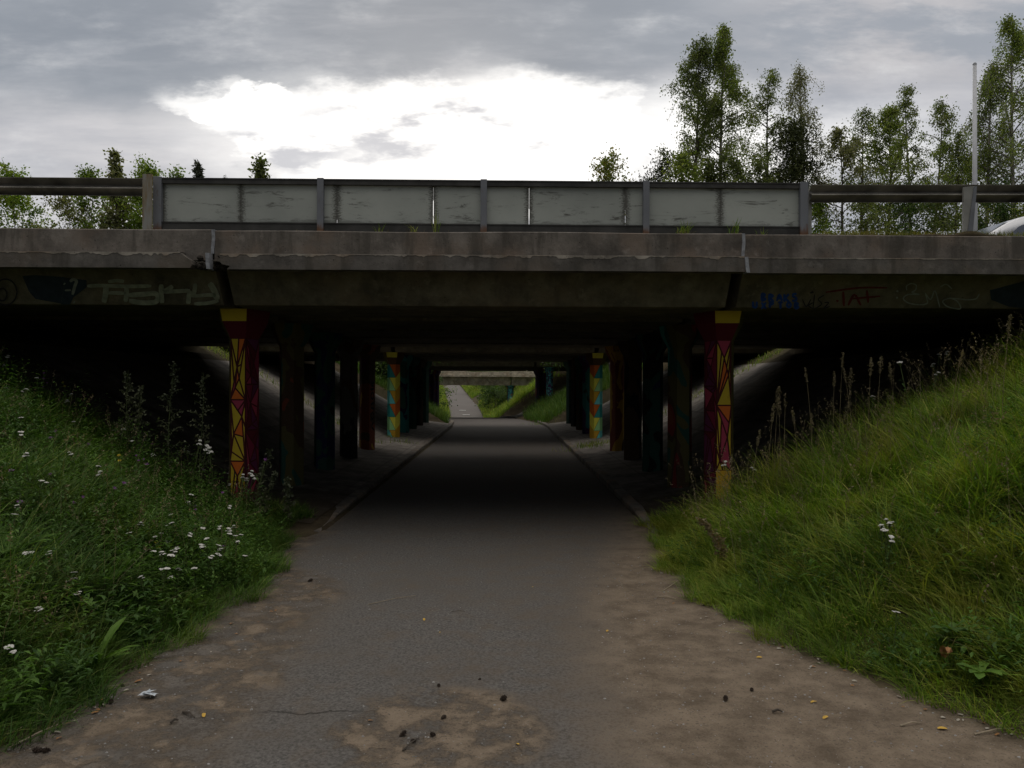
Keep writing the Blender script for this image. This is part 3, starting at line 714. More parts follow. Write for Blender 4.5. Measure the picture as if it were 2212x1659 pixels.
off = Vector((0, -.004, -.003))
cL2 = lambda x, y: cL(x, y) + off
cR2 = lambda x, y: cR(x, y) + off
graffito([([(860, 155), (1000, 150), (1250, 160), (1490, 155)], 36), ([(1065, 112), (1150, 100), (1222, 110)], 34), ([(1045, 160), (1040, 240), (1022, 318)], 54), ([(1050, 222), (1240, 226)], 36),
          ([(1245, 165), (1248, 230), (1235, 312)], 46), ([(1270, 245), (1400, 238), (1530, 222), (1560, 262), (1540, 318), (1400, 322), (1270, 298)], 48),
          ([(1588, 140), (1586, 240), (1596, 322)], 50), ([(1700, 155), (1650, 190), (1600, 214)], 44), ([(1600, 214), (1760, 206), (1870, 200)], 40), ([(1870, 200), (1858, 260), (1852, 330)], 48),
          ([(1922, 130), (1912, 220), (1892, 262)], 42), ([(1892, 256), (2080, 240), (2130, 250)], 36), ([(2060, 125), (2110, 200), (2140, 290)], 60), ([(2150, 300), (2050, 325), (1912, 330)], 36)], 'pale', beamL, cL2, 'pale sprayed tag reading TASKY')
graffito([([(690, 112), (720, 85), (760, 105), (742, 140), (715, 240)], 30), ([(640, 198), (700, 196)], 18), ([(630, 130), (640, 140)], 24), ([(725, 310), (735, 320)], 22)], 'white', beamL, cL2, 'pale sprayed figure over the blue patch')
graffito([(ringpts(55, 215, 115, 130), 14), (ringpts(25, 240, 45, 62), 14)], 'black', beamL, cL2, 'thin black double ring')
def blk(x, y, w, h, rows):                  # chunky bubble letters from strokes on a unit square
    return [([(x + a * w, y + c * h) for a, c in st], 17) for st in rows]
LET = {'B': [[(0, 0), (0, 1)], [(0, 0), (.8, .2), (0, .5)], [(0, .5), (.9, .75), (0, 1)]], 'R': [[(0, 0), (0, 1)], [(0, 0), (.9, .25), (0, .5)], [(.2, .5), (.9, 1)]], 'A': [[(0, 1), (.5, 0), (1, 1)], [(.2, .65), (.8, .65)]],
       'K': [[(0, 0), (0, 1)], [(.9, 0), (.1, .5), (.9, 1)]], 'S': [[(.9, .1), (.2, .1), (.2, .45), (.85, .55), (.8, .95), (0, .95)]], 'U': [[(0, 0), (0, .9), (.8, .9), (.8, 0)]], 'X': [[(0, 0), (1, 1)], [(1, 0), (0, 1)]], 'P': [[(0, 0), (0, 1)], [(0, 0), (.9, .25), (0, .55)]], 'T': [[(0, 0), (1, 0)], [(.5, 0), (.5, 1)]], 'O': [[(.5, 0), (0, .5), (.5, 1), (1, .5), (.5, 0)]]}
st = []
for i, ch in enumerate('BRAKS'): st += blk(272 + 56 * i, 172 + (i % 2) * 6, 38, 58, LET[ch])
for i, ch in enumerate('UXPTOB'): st += blk(208 + 62 * i, 234 + (i % 2) * 6, 34, 48, LET[ch])
graffito(st, 'blue', beamR, cR, 'two rows of bright blue sprayed letters')
graffito([([(572, 215), (600, 282), (635, 215)], 8), ([(662, 180), (650, 285)], 8), ([(650, 240), (610, 262), (648, 285)], 8), ([(730, 185), (680, 215), (725, 250), (660, 288)], 8), ([(735, 240), (775, 235), (720, 290), (775, 268)], 8), ([(630, 168), (655, 160)], 14)], 'black', beamR, cR2, 'thin black scribbled tag')
graffito([([(745, 165), (1000, 128), (1200, 132)], 14), ([(875, 160), (880, 268)], 18), ([(912, 262), (958, 165), (1005, 262)], 18), ([(925, 214), (1150, 194)], 14), ([(1050, 150), (1060, 242)], 18), ([(825, 225), (840, 232)], 16)], 'red', beamR, cR, 'dark red sprayed letters TAF')
graffito([([(1268, 152), (1282, 158)], 14), ([(1264, 205), (1278, 202)], 14), ([(1345, 150), (1338, 118), (1375, 95), (1418, 108), (1410, 150), (1370, 165), (1455, 182), (1350, 176), (1310, 208), (1350, 244), (1440, 258), (1502, 248), (1490, 200), (1480, 168)], 9),
          ([(1480, 168), (1522, 232), (1552, 128), (1588, 275)], 9), ([(1678, 138), (1635, 98), (1590, 125)], 9), ([(1880, 175), (1860, 215), (1790, 220), (1660, 204), (1600, 228), (1640, 272), (1755, 294), (1720, 225), (1660, 204)], 9)], 'white', beamR, cR2, 'thin pale looped tag')
graffito([], 'navy', beamR, cR, 'dark blue sprayed patch', [[(1960, 150), (2260, 70), (2260, 285), (2100, 272), (1970, 220)]])
# dark letters down the inner face of the fifth left column
colE = columns[('a', 4, -1)]
b = MB(); Xe, Ye = -2.76, 9 + 2.01 * 4
A_, B_ = Vector((Xe + .085, Ye - .21, 0)), Vector((Xe + .173, Ye, 0)); nn = Vector((.21, -.088, 0)).normalized() * .005
cE = lambda s, z: A_ + (B_ - A_) * s + Vector((0, 0, z)) + nn
for i, k in enumerate('SOCOK'):
    z = 1.62 - i * .22
    rows = LET.get(k) or [[(.9, .1), (.1, .3), (.1, .7), (.9, .9)]]
    for r in rows: stroke(b, [(.15 + .7 * a, z - c * .17) for a, c in r], .05, cE)
o = b.build('graffiti', SP['black'], colE); o.location = (0, 0, 0); o['label'] = 'dark letters running down the column'

# ------------------------------------------------------------------ barrier and guard rails on the near bridge
GRP = 'barriers on the near bridge'
bar = empty('panel_barrier', (0, 8.1, 3.14), 'panelled barrier of weathered grey-green boards between steel posts', 'barrier')
yP = 8.08
def zr(X): return -.0025 * X                # the road falls a little to the right
xa, xb = at(344, 440, yP).x, at(1737, 440, yP).x
seams = [at(p, 440, yP + .045).x for p in (352, 520, 728, 936, 1143, 1351, 1556, 1735)]
SLIT = {2: .10, 3: .62, 4: .42, 5: .40}
for i in range(len(seams) - 1):
    b = MB(); x0, x1 = seams[i] + .0012, seams[i + 1] - .0012; t = (.004 * (i % 3), .003 * ((i + 1) % 2))
    zt_, zb_ = 3.665, 3.262
    y0, y1 = yP + .045, yP + .063
    zl, zh = zr(x0), zr(x1)
    sl0, sl1 = SLIT.get(i, 0) * .4, SLIT.get(i + 1, 0) * .4
    V8 = [(x0 + (.0026 if sl0 else 0), y0, zb_ + zl), (x1 - (.0026 if sl1 else 0), y0, zb_ + zh)]
    if sl1: V8 += [(x1 - .0022, y0, zb_ + zh + sl1), (x1, y0, zb_ + zh + sl1 + .01)]
    V8 += [(x1, y0, zt_ + zh), (x0, y0, zt_ + zl)]
    if sl0: V8 += [(x0, y0, zb_ + zl + sl0 + .01), (x0 + .0022, y0, zb_ + zl + sl0)]
    b.poly(V8); V9 = [(x, y1, z) for x, y, z in V8]; b.poly(V9[::-1]); nV = len(V8)
    for q in range(nV): b.poly([V8[q], V8[(q + 1) % nV], V9[(q + 1) % nV], V9[q]])
    b.build('panel', M['panel'], bar)
def railbar(name, z0, z1, y0, y1, m):
    b = MB(); lip = .012
    prof = [(y0, z0), (y0, z1 - lip), (y0 - .006, z1 - lip), (y0 - .006, z1), (y1, z1), (y1, z0)]
    b.prism(prof, xa, xb, 0, 10, lambda x, y, z: (x, y, z + zr(x))); return b.build(name, M[m], bar)
railbar('top_rail', 3.663, 3.722, yP + .012, yP + .09, 'dark_steel')
railbar('bottom_rail', 3.150, 3.264, yP + .012, yP + .09, 'dark_steel')
for px in (340, 692, 1045, 1396, 1737):
    x = at(px, 440, yP).x; w = .033 if px not in (340, 1737) else .042
    b = MB(); z0, z1 = 3.14 + zr(x), 3.728 + zr(x)
    b.box(x - w, x + w, yP - .012, yP - .002, z0, z1); b.box(x - w, x - w + .008, yP - .002, yP + .045, z0, z1); b.box(x + w - .008, x + w, yP - .002, yP + .045, z0, z1)
    o = b.build('post', M['post_steel'], bar, bevel=.003)
    b = MB(); b.box(x - w - .02, x + w + .02, yP - .05, yP + .07, 3.128 + zr(x), 3.1385 + zr(x)); b.build('base_plate', M['rust_plate'], o).location = (0, 0, 0)
def wbeam(mb, x0, x1, ztop, h, y, slope, n=20):
    prof = [(y - .03, 0), (y - .03, -.03), (y + .05, -.34), (y + .05, -.38), (y - .045, -.60), (y - .045, -.63), (y + .045, -.92), (y + .03, -.97), (y - .01, -1)]
    back = [(p[0] + .006, p[1]) for p in prof[::-1]]
    full = [(p[0], p[1] * h) for p in prof + back]
    mb.prism(full, x0, x1, 0, n, lambda x, yy, z: (x, yy, ztop + z + slope * (x - x0)))
gl = empty('guard_rail', (-6, 8.1, 3.14), 'corrugated steel guard rail left of the panel barrier, rusted end plate', 'guard rail', 'guard rails on the near bridge')
b = MB(); zA = at(0, 386, 8.1).z; x0 = -16; xe = at(322, 400, 8.1).x; sl = (at(310, 388.5, 8.1).z - zA) / (at(310, 388, 8.1).x - at(0, 386, 8.1).x)
wbeam(b, x0, xe, zA + sl * (x0 - at(0, 386, 8.1).x), .178, 8.06, sl); b.build('rail', M['rail_steel'], gl)
b = MB(); xq = at(322, 440, 8.04).x; b.box(xq - .05, xq + .05, 8.0, 8.012, 3.13, 3.742); b.build('end_plate', M['rust_plate'], gl)
for X in (-7.6, -9.6, -11.6): b = MB(); b.box(X - .04, X + .04, 8.09, 8.2, 3.1, 3.72); b.build('post', M['steel'], gl)
gr = empty('guard_rail', (6, 8.1, 3.14), 'corrugated steel guard rail right of the panel barrier, on a tapered post', 'guard rail', 'guard rails on the near bridge')
b = MB(); xs0 = at(1748, 402, 8.1).x; z0 = at(1748, 402.5, 8.1).z; sl = (at(2212, 401.5, 8.1).z - z0) / (at(2212, 402, 8.1).x - xs0) - .002
wbeam(b, xs0, 16, z0, .178, 8.06, sl); b.build('rail', M['rail_steel'], gr)
b = MB(); xq = at(1752, 440, 8.04).x; b.box(xq - .02, xq + .032, 8.10, 8.112, 3.13, 3.66); b.build('end_plate', M['plate'], gr)
xq = at(2091, 440, 8.0).x
b = MB(); A4 = [(xq - .058, 3.15), (xq - .03, 3.14), (xq - .005, 3.17), (xq + .056, 3.665), (xq - .05, 3.655)]
F4 = [(x, 7.985, z) for x, z in A4]; B4 = [(x, 8.015, z) for x, z in A4]; b.poly(F4); b.poly(B4[::-1])
for q in range(5): b.poly([F4[q], F4[(q + 1) % 5], B4[(q + 1) % 5], B4[q]])
po = b.build('post', M['plate'], gr)
b = MB(); fl = [(xq + .034, 3.14), (xq + .080, 3.66), (xq + .050, 3.66), (xq - .022, 3.14)]; b.poly([(x, 7.975, z) for x, z in fl]); b.poly([(x, 7.983, z) for x, z in fl][::-1])
for q in range(4): b.poly([(fl[q][0], 7.975, fl[q][1]), (fl[(q + 1) % 4][0], 7.975, fl[(q + 1) % 4][1]), (fl[(q + 1) % 4][0], 7.983, fl[(q + 1) % 4][1]), (fl[q][0], 7.983, fl[q][1])])
b.build('post_flange', M['steel'], po).location = (0, 0, 0)
b = MB(); b.box(13 - .04, 13 + .04, 8.09, 8.2, 3.1, 3.63); b.build('post', M['steel'], gr)

# ------------------------------------------------------------------ car on the near deck
def car():
    root = empty('car', (9.85, 14.0, 3.14), 'silver car with dark windows passing behind the right guard rail', 'car')
    L, W = 4.3, 1.74
    side = [(-2.15, .35), (-2.12, .62), (-1.95, .78), (-1.2, .90), (-.95, .93), (.9, .95), (1.85, .92), (2.1, .85), (2.15, .55), (2.12, .3), (-2.1, .28)]
    b = MB(); n = len(side)
    rr = [[(x * (1 - .03 * (abs(t) > .95)), t * W / 2, z if abs(t) < .96 else .3 + (z - .3) * .93) for x, z in side] for t in (-1, -.95, -.6, 0, .6, .95, 1)]
    b.rings(rr); b.build('body', M['car'], root, local=True, bevel=.02)
    cab = lambda k, z0: [(-1.05 + .0 * k, z0)]
    prof = [(-1.45, .92), (-1.10, 1.13), (-.75, 1.315), (-.35, 1.43), (.25, 1.475), (.85, 1.45), (1.25, 1.34), (1.75, .94)]
    pr_ = [Vector(q) for q in prof]; prof = []
    for i in range(len(pr_) - 1):
        p0, p1, p2, p3 = pr_[max(0, i - 1)], pr_[i], pr_[i + 1], pr_[min(len(pr_) - 1, i + 2)]
        for t in (0, .25, .5, .75): prof.append(tuple(.5 * (2 * p1 + (p2 - p0) * t + (2 * p0 - 5 * p1 + 4 * p2 - p3) * t * t + (3 * p1 - p0 - 3 * p2 + p3) * t ** 3)))
    prof.append(tuple(pr_[-1]))
    b = MB()
    def tum(z): return W / 2 - .05 - .20 * max(0, (z - .92)) / .55
    rr = []
    for x, z in prof: rr.append([(x, -tum(z), z), (x, -tum(z) * .75, z + .02), (x, 0, z + .03), (x, tum(z) * .75, z + .02), (x, tum(z), z), (x, tum(z), .90), (x, -tum(z), .90)])
    b.rings(rr); cabin = b.build('roof', M['car'], root, local=True, smooth=True)
    for s in (-1, 1):
        b = MB(); y = lambda z: s * (tum(z) + .006)
        for wp in ([(-1.0, .97), (-.72, 1.20), (-.40, 1.335), (-.05, 1.38), (.2, 1.385), (.2, .97)], [(.28, .97), (.28, 1.385), (.85, 1.365), (1.1, 1.28), (1.45, .99)]):
            b.poly([(x, y(z), z) for x, z in wp])
        b.build('side_window', M['glass'], root, local=True)
    b = MB(); b.poly([(-1.39, -.66, .985), (-1.39, .66, .985), (-.80, .56, 1.335), (-.80, -.56, 1.335)]); b.build('windscreen', M['glass'], root, local=True)
    for x in (-1.35, 1.3):
        for s in (-1, 1):
            b = MB(); rr = [[(x + r * math.cos(a), s * yv, .31 + r * math.sin(a)) for a in [i * math.pi / 9 for i in range(18)]] for yv, r in ((.68, .27), (.69, .31), (.86, .31), (.875, .27))]
            b.rings(rr); w = b.build('wheel', M['tyre'], root, local=True)
            b = MB(); rr = [[(x + r * math.cos(a), s * yv, .31 + r * math.sin(a)) for a in [i * math.pi / 6 for i in range(12)]] for yv, r in ((.80, .19), (.882, .19), (.886, .06))]
            b.rings(rr); o = b.build('rim', M['lamp_steel'], w, local=True)
    for s in (-1, 1):
        b = MB(); b.rings([[(-2.155 + .22 * q, s * (.62 + .1 * math.cos(a) * k), .66 + .06 * math.sin(a) * k) for a in [i * 1.0472 for i in range(6)]] for q, k in ((0, .8), (.4, 1))]); b.build('headlight', M['lens'], root, local=True)
        b = MB(); b.rings([[(-.62 + x, s * (.86 + .08 * q), .98 + z) for x, z in ((0, 0), (.12, 0), (.12, .1), (0, .1))] for q in (0, 1.6)]); b.build('mirror', M['car'], root, local=True)
    return root
car()
# lamp post on the far roadside
pb = at(2107, 500, 31.2); pt = at(2105.5, 138, 31.2)
lp = empty('lamp_post', (pb.x, 31.2, 3.0), 'tall pale grey mast rising in front of the birches at the right', 'lamp post')
b = MB(); b.tube([(pb.x, 31.2, 2.9), ((pb.x + pt.x) / 2, 31.2, (2.9 + pt.z) / 2), (pt.x, 31.2, pt.z)], [.115, .095, .072], 12); b.build('mast', M['lamp_steel'], lp, smooth=True)
b = MB(); b.tube([(pb.x, 31.2, 2.95), (pb.x, 31.2, 3.5)], [.15, .13], 12); b.build('base', M['lamp_steel'], lp)
b = MB(); b.tube([(pt.x, 31.2, pt.z - .02), (pt.x, 31.2, pt.z + .04)], [.085, .05], 12); b.build('cap', M['steel'], lp)

# ------------------------------------------------------------------ foliage builders (numpy)
def leaf_quads(P, size, rg, elong=1.8, up=0.0):
    n = len(P)
    a = rg.normal(size=(n, 3)); a[:, 2] -= up; a /= np.linalg.norm(a, axis=1)[:, None]
    b_ = rg.normal(size=(n, 3)); b_ -= (b_ * a).sum(1)[:, None] * a; b_ /= np.linalg.norm(b_, axis=1)[:, None]
    s = size * rg.uniform(.65, 1.35, n)[:, None]
    V = np.stack([P, P + a * s * .45 + b_ * s / elong / 2 * 1.1, P + a * s, P + a * s * .45 - b_ * s / elong / 2 * 1.1], 1)
    return V.reshape(-1, 3), np.arange(n * 4).reshape(n, 4)
def tubes_np(paths, sides=4):
    Vs, Qs, off = [], [], 0
    ang = np.arange(sides) * 2 * np.pi / sides
    for P, r in paths:
        P = np.asarray(P, float); k = len(P); r = np.broadcast_to(np.asarray(r, float), (k,))
        d = np.gradient(P, axis=0); d /= np.linalg.norm(d, axis=1)[:, None] + 1e-9
        ref = np.where(np.abs(d[:, 2:3]) < .9, np.array([[0, 0, 1.]]), np.array([[1., 0, 0]]))
        a = np.cross(d, ref); a /= np.linalg.norm(a, axis=1)[:, None] + 1e-9; c = np.cross(d, a)
        ring = P[:, None] + (a[:, None] * np.cos(ang)[None, :, None] + c[:, None] * np.sin(ang)[None, :, None]) * r[:, None, None]
        Vs.append(ring.reshape(-1, 3)); i = np.arange(k * sides).reshape(k, sides) + off
        Qs.append(np.stack([i[:-1], np.roll(i[:-1], -1, 1), np.roll(i[1:], -1, 1), i[1:]], -1).reshape(-1, 4)); off += k * sides
    return np.concatenate(Vs), np.concatenate(Qs)
def tree(name, base, h, width, label, cat, leafm, barkm, seed, group=None, kind='birch', nleaf=9000, lsize=.13, crown0=.25, nb=46, lean=0.0, trunk_r=None, stubs=0, gap=0.0, droop=1.0):
    rg = np.random.default_rng(seed); root = empty(name, base, label, cat, group)
    tr = trunk_r or h * .011
    T = np.linspace(0, 1, 9); wob = np.cumsum(rg.normal(0, .006 * h, (9, 2)), 0) * (T[:, None] ** .8)
    trunk = np.stack([wob[:, 0] + lean * h * T, wob[:, 1], T * h - .3], 1)
    paths = [(trunk, tr * (1 - T * .93))]
    def on(t): return np.array([np.interp(t, T, trunk[:, j]) for j in range(3)])
    LP = []
    if kind in ('birch', 'bush', 'aspen'):
        for i in range(nb):
            t = crown0 + (1 - crown0) * ((i + rg.random()) / nb) ** .9
            rel = (t - crown0) / (1 - crown0)
            if kind == 'birch': prof = (1 - rel) ** .75 * (0.4 + .6 * min(1, rel * 3.5)) + .06
            elif kind == 'aspen': prof = (1 - rel) ** .9 * 1.0 + .03
            else: prof = math.sqrt(max(.05, 1 - rel * rel)) * .9
            L = width / 2 * prof * rg.uniform(.75, 1.5) * (1.42 if kind == 'birch' else 1.1); az = rg.random() * 6.283
            s0 = on(t); k = 7; q = np.linspace(0, 1, k)
            rise = L * (rg.uniform(.6, 1.25) if kind != 'bush' else rg.uniform(.3, .9))
            zz = rise * (q - (.55 * q ** 2.4 if droop > .5 else .2 * q ** 2))
            br = np.stack([s0[0] + np.cos(az) * L * q + rg.normal(0, .03 * L, k) * q, s0[1] + np.sin(az) * L * q + rg.normal(0, .03 * L, k) * q, s0[2] + zz], 1)
            paths.append((br, np.maximum(.006, tr * .36 * (1 - t * .6) * (1 - q * .85))))
            if rg.random() < gap: continue
            ntw = int(5 + L * 4)
            for _ in range(ntw):
                u = rg.uniform(.25, 1.0) ** .8; b0 = np.array([np.interp(u, q, br[:, j]) for j in range(3)])
                tl = rg.uniform(.35, 1.1) * (.5 + .25 * width / 2) * (1.45 if kind == 'birch' and droop > .9 else .55 if kind == 'aspen' else (1 if kind != 'bush' else .8))
                dirv = rg.normal(0, .28 if kind == 'birch' and droop > .9 else .5, 3); dirv[2] = (-1.0 * droop if kind == 'birch' else rg.uniform(-.2, .9)); dirv /= np.linalg.norm(dirv)
                m = max(3, int(nleaf * 1.5 / nb / ntw * rg.uniform(.35, 1.7))); w = rg.random(m)
                sp = rg.normal(0, (.07 if kind == 'birch' else .05 if kind == 'aspen' else .10) + .06 * tl, (m, 3))
                LP.append(b0 + dirv * tl * w[:, None] * np.array([1, 1, 1]) + sp)
                if rg.random() < .5: paths.append((np.stack([b0, b0 + dirv * tl * .5, b0 + dirv * tl]), np.array([.009, .007, .004])))
    elif kind == 'pine':
        for i in range(nb):
            t = crown0 + (1 - crown0) * (i + .5) / nb; rel = (t - crown0) / (1 - crown0)
            L = width / 2 * (1 - rel * .72) * rg.uniform(.55, 1.1); az = rg.random() * 6.283; s0 = on(t); q = np.linspace(0, 1, 5)
            br = np.stack([s0[0] + np.cos(az) * L * q, s0[1] + np.sin(az) * L * q, s0[2] + L * (.1 * q + .22 * q * q)], 1)
            paths.append((br, np.maximum(.012, tr * .3 * (1 - q * .8))))
            for _ in range(7):
                u = rg.uniform(.35, 1.05); b0 = np.array([np.interp(u, q, br[:, j]) for j in range(3)]) + rg.normal(0, .22, 3) * np.array([1, 1, .5])
                m = max(5, nleaf // nb // 7); LP.append(b0 + rg.normal(0, 1, (m, 3)) * np.array([.30, .30, .17]))
    elif kind == 'spruce':
        for i in range(nb):
            t = crown0 + (1 - crown0) * (i + rg.random()) / nb; rel = (t - crown0) / (1 - crown0)
            L = width / 2 * (1 - rel) * rg.uniform(.8, 1.1) + .08; az = rg.random() * 6.283; s0 = on(min(t, 1)); q = np.linspace(0, 1, 4)
            br = np.stack([s0[0] + np.cos(az) * L * q, s0[1] + np.sin(az) * L * q, s0[2] + L * (.55 * q)], 1); paths.append((br, np.maximum(.008, tr * .25 * (1 - q * .8))))
            m = max(6, int(nleaf / nb)); w = rg.random(m); LP.append(np.stack([np.interp(w, q, br[:, j]) for j in range(3)], 1) + rg.normal(0, .05, (m, 3)))
    for _ in range(stubs):
        t = rg.uniform(.18, .62); az = rg.uniform(2.5, 3.8) if rg.random() < .7 else rg.uniform(-.6, .6); L = rg.uniform(.7, 1.8); s0 = on(t); q = np.linspace(0, 1, 5)
        br = np.stack([s0[0] + np.cos(az) * L * q, s0[1] + np.sin(az) * L * q, s0[2] + L * (.35 * q - .5 * q * q)], 1); paths.append((br, .035 * (1 - q * .75)))
    V, Qd = tubes_np(paths, 5); mesh_np('trunk', V, Qd, M[barkm], root, local=True, smooth=True)
    P = np.concatenate(LP)
    if kind in ('pine', 'spruce'): V, Qd = leaf_quads(P, lsize, rg, 3.6, -.35)
    else: V, Qd = leaf_quads(P, lsize * .84, rg, 1.55, .55 if kind == 'birch' else 0)
    mesh_np('crown', V, Qd, M[leafm], root, local=True)
    return root
def tree_at(px, top, Y, wpx, **kw):
    T = at(px, top, Y); zb = g1(T.x, Y); return tree(kw.pop('name'), (T.x, Y, zb), T.z - zb, wpx * Y / F * (1.22 if px > 1840 and kw.get('cat') == 'tree' else 1.04), seed=kw.pop('seed', abs(int(px))), **kw)
TG = 'trees behind the bridge'
# right-hand stand
tree_at(1500, 82, 36.5, 135, name='birch_tree', label='dense dark-leaved birch at the left edge of the tall pair above the barrier', cat='tree', leafm='birch_dark', barkm='bark', group=TG, nleaf=17000, nb=60, crown0=.3, droop=.5, lsize=.105)
tree_at(1557, 44, 36, 120, name='birch_tree', label='tallest weeping birch above the right half of the panel barrier', cat='tree', leafm='birch', barkm='birch_bark', group=TG, nleaf=15000, nb=60, crown0=.3, lsize=.10)
tree_at(1652, 134, 36.4, 105, name='birch_tree', label='thin loose birch between the tall birch pair and the grey weeping one', cat='tree', leafm='birch_dark', barkm='bark', group=TG, nleaf=6000, nb=40, crown0=.32, lean=.02, lsize=.10, droop=.5)
tree_at(1745, 117, 36, 105, name='birch_tree', label='sparse grey-green weeping birch with a narrow pointed crown', cat='tree', leafm='birch_pale', barkm='birch_bark', group=TG, nleaf=6800, nb=48, crown0=.34, lsize=.09)
tree_at(1700, 262, 35, 130, name='pine_tree', label='dark dense pine in front of the grey weeping birch', cat='tree', leafm='pine', barkm='bark', group=TG, kind='pine', nleaf=9500, nb=34, crown0=.56, lsize=.17)
tree_at(1826, 262, 34.5, 100, name='bare_stem_tree', label='thin tree with a bare stem and dead drooping side branches', cat='tree', leafm='birch_pale', barkm='bark', group=TG, nleaf=2200, nb=20, crown0=.62, lsize=.12, stubs=16, droop=.4, trunk_r=.13)
tree_at(1862, 232, 36.5, 95, name='birch_tree', label='birch left in the lower group behind the right guard rail', cat='tree', leafm='birch_dark', barkm='bark', group=TG, nleaf=4800, nb=36, crown0=.35, droop=.4, lsize=.10)
tree_at(1918, 218, 35.8, 115, name='birch_tree', label='greener bushy birch in the middle of the lower group at right', cat='tree', leafm='birch', barkm='bark', group=TG, nleaf=9500, nb=46, crown0=.3, droop=.5, lsize=.105)
tree_at(1968, 166, 36.8, 70, name='birch_tree', label='slender birch rising highest out of the lower group at right', cat='tree', leafm='birch_dark', barkm='birch_bark', group=TG, nleaf=4600, nb=38, crown0=.4, droop=.6, lsize=.10)
tree_at(2018, 208, 36.2, 85, name='birch_tree', label='birch just right of the slender highest one of the lower group', cat='tree', leafm='birch', barkm='birch_bark', group=TG, nleaf=4800, nb=36, crown0=.36, droop=.6, lsize=.10)
tree_at(2066, 268, 35.2, 105, name='birch_tree', label='loose low birch with light gaps left of the pale mast', cat='tree', leafm='birch', barkm='bark', group=TG, nleaf=5200, nb=38, crown0=.3, lsize=.10)
tree_at(2118, 128, 36.8, 90, name='birch_tree', label='weeping birch standing right behind the pale mast', cat='tree', leafm='birch_dark', barkm='birch_bark', group=TG, nleaf=7500, nb=44, crown0=.3, lsize=.10)
tree_at(2186, 22, 36, 135, name='birch_tree', label='tall dense birch at the right edge of the picture', cat='tree', leafm='birch', barkm='birch_bark', group=TG, nleaf=16000, nb=60, crown0=.28, lsize=.10)
tree_at(2265, 120, 37, 150, name='birch_tree', label='birch cut off by the right edge of the picture', cat='tree', leafm='birch_dark', barkm='bark', group=TG, nleaf=9000, nb=46, crown0=.25)
tree_at(1422, 334, 35.5, 85, name='pine_tree', label='low dark pine left of the tall birch pair', cat='tree', leafm='pine', barkm='bark', group=TG, kind='pine', nleaf=3600, nb=20, crown0=.7, lsize=.16)
tree_at(1472, 330, 34.4, 70, name='small_birch', label='small bright birch at the foot of the tall birch pair', cat='tree', leafm='birch', barkm='bark', group=TG, nleaf=3600, nb=26, crown0=.5, kind='bush')
tree_at(1322, 330, 35.2, 115, name='small_birch', label='small loose birch with some reddish leaves peeping alone over the barrier', cat='tree', leafm='rust_leaf', barkm='bark', group=TG, nleaf=3600, nb=40, crown0=.25, droop=.4, kind='bush', lsize=.14)
for i, (px, tp, w, lf, lab) in enumerate([(1585, 335, 90, 'birch_dark', 'low bush filling the gap under the tall birch pair'), (1640, 330, 70, 'birch_dark', 'low bush left of the dark pine'), (1785, 405, 60, 'willow', 'bright low bush just right of the barrier end'), (1860, 415, 110, 'birch_dark', 'dark low bush under the left of the right guard rail'),
        (1955, 400, 120, 'bush', 'dark low bush under the middle of the right guard rail'), (2040, 405, 90, 'birch_dark', 'low bush left of the mast under the rail'), (2150, 395, 120, 'bush', 'low bush right of the mast under the rail'), (2215, 400, 80, 'birch', 'low bush at the right end under the rail')]):
    tree_at(px, tp, 33 + .25 * (i % 3), w, name='bush', label=lab, cat='bush', leafm=lf, barkm='bark', group='bushes behind the right guard rail', kind='bush', nleaf=2600, nb=30, crown0=.35, lsize=.11, trunk_r=.05)
# left-hand row
for (px, tp, w, lf, lab, n, kd, cz) in [(40, 372, 120, 'willow', 'bright green willow bush at the left end under the rail', 6500, 'bush', .2), (188, 360, 88, 'willow', 'rounded willow left of the pointed alder', 4200, 'bush', .35), (322, 352, 90, 'willow', 'rounded willow right of the pointed alder behind the end plate', 5200, 'bush', .25),
        (385, 364, 60, 'willow', 'low willow top between the rounded willow and the spruce', 2200, 'bush', .4), (150, 420, 150, 'birch_pale', 'thin open bush with bare fans of twigs under the left rail', 2600, 'bush', .2), (265, 415, 120, 'birch', 'loose bush left of the rusty end plate', 3200, 'bush', .25)]:
    tree_at(px, tp, 32.4 + (px % 7) * .2, w, name='willow_bush', label=lab, cat='bush', leafm=lf, barkm='bark', group='bushes behind the left guard rail', kind=kd, nleaf=n, nb=46, crown0=cz, lsize=.125, trunk_r=.06, droop=.3)
tree_at(244, 316, 32.2, 58, name='alder_tree', label='pointed young alder standing above the left guard rail', cat='tree', leafm='birch_pale', barkm='bark', group=TG, kind='aspen', nleaf=2900, nb=56, crown0=.35, lsize=.15, droop=.2)
tree_at(428, 342, 32.6, 42, name='spruce_tree', label='small spruce tip above the barrier near its left end', cat='tree', leafm='spruce', barkm='bark', group=TG, kind='spruce', nleaf=3800, nb=80, crown0=.55, lsize=.16)
tree_at(494, 374, 32.8, 14, name='spruce_tree', label='tiny spruce tip just showing over the barrier', cat='tree', leafm='spruce', barkm='bark', group=TG, kind='spruce', nleaf=1200, nb=50, crown0=.6, lsize=.1)
tree_at(548, 338, 32, 62, name='aspen_tree', label='dark pointed aspen top alone above the barrier', cat='tree', leafm='birch_dark', barkm='bark', group=TG, kind='aspen', nleaf=1500, nb=60, crown0=.5, lsize=.16, droop=.2)
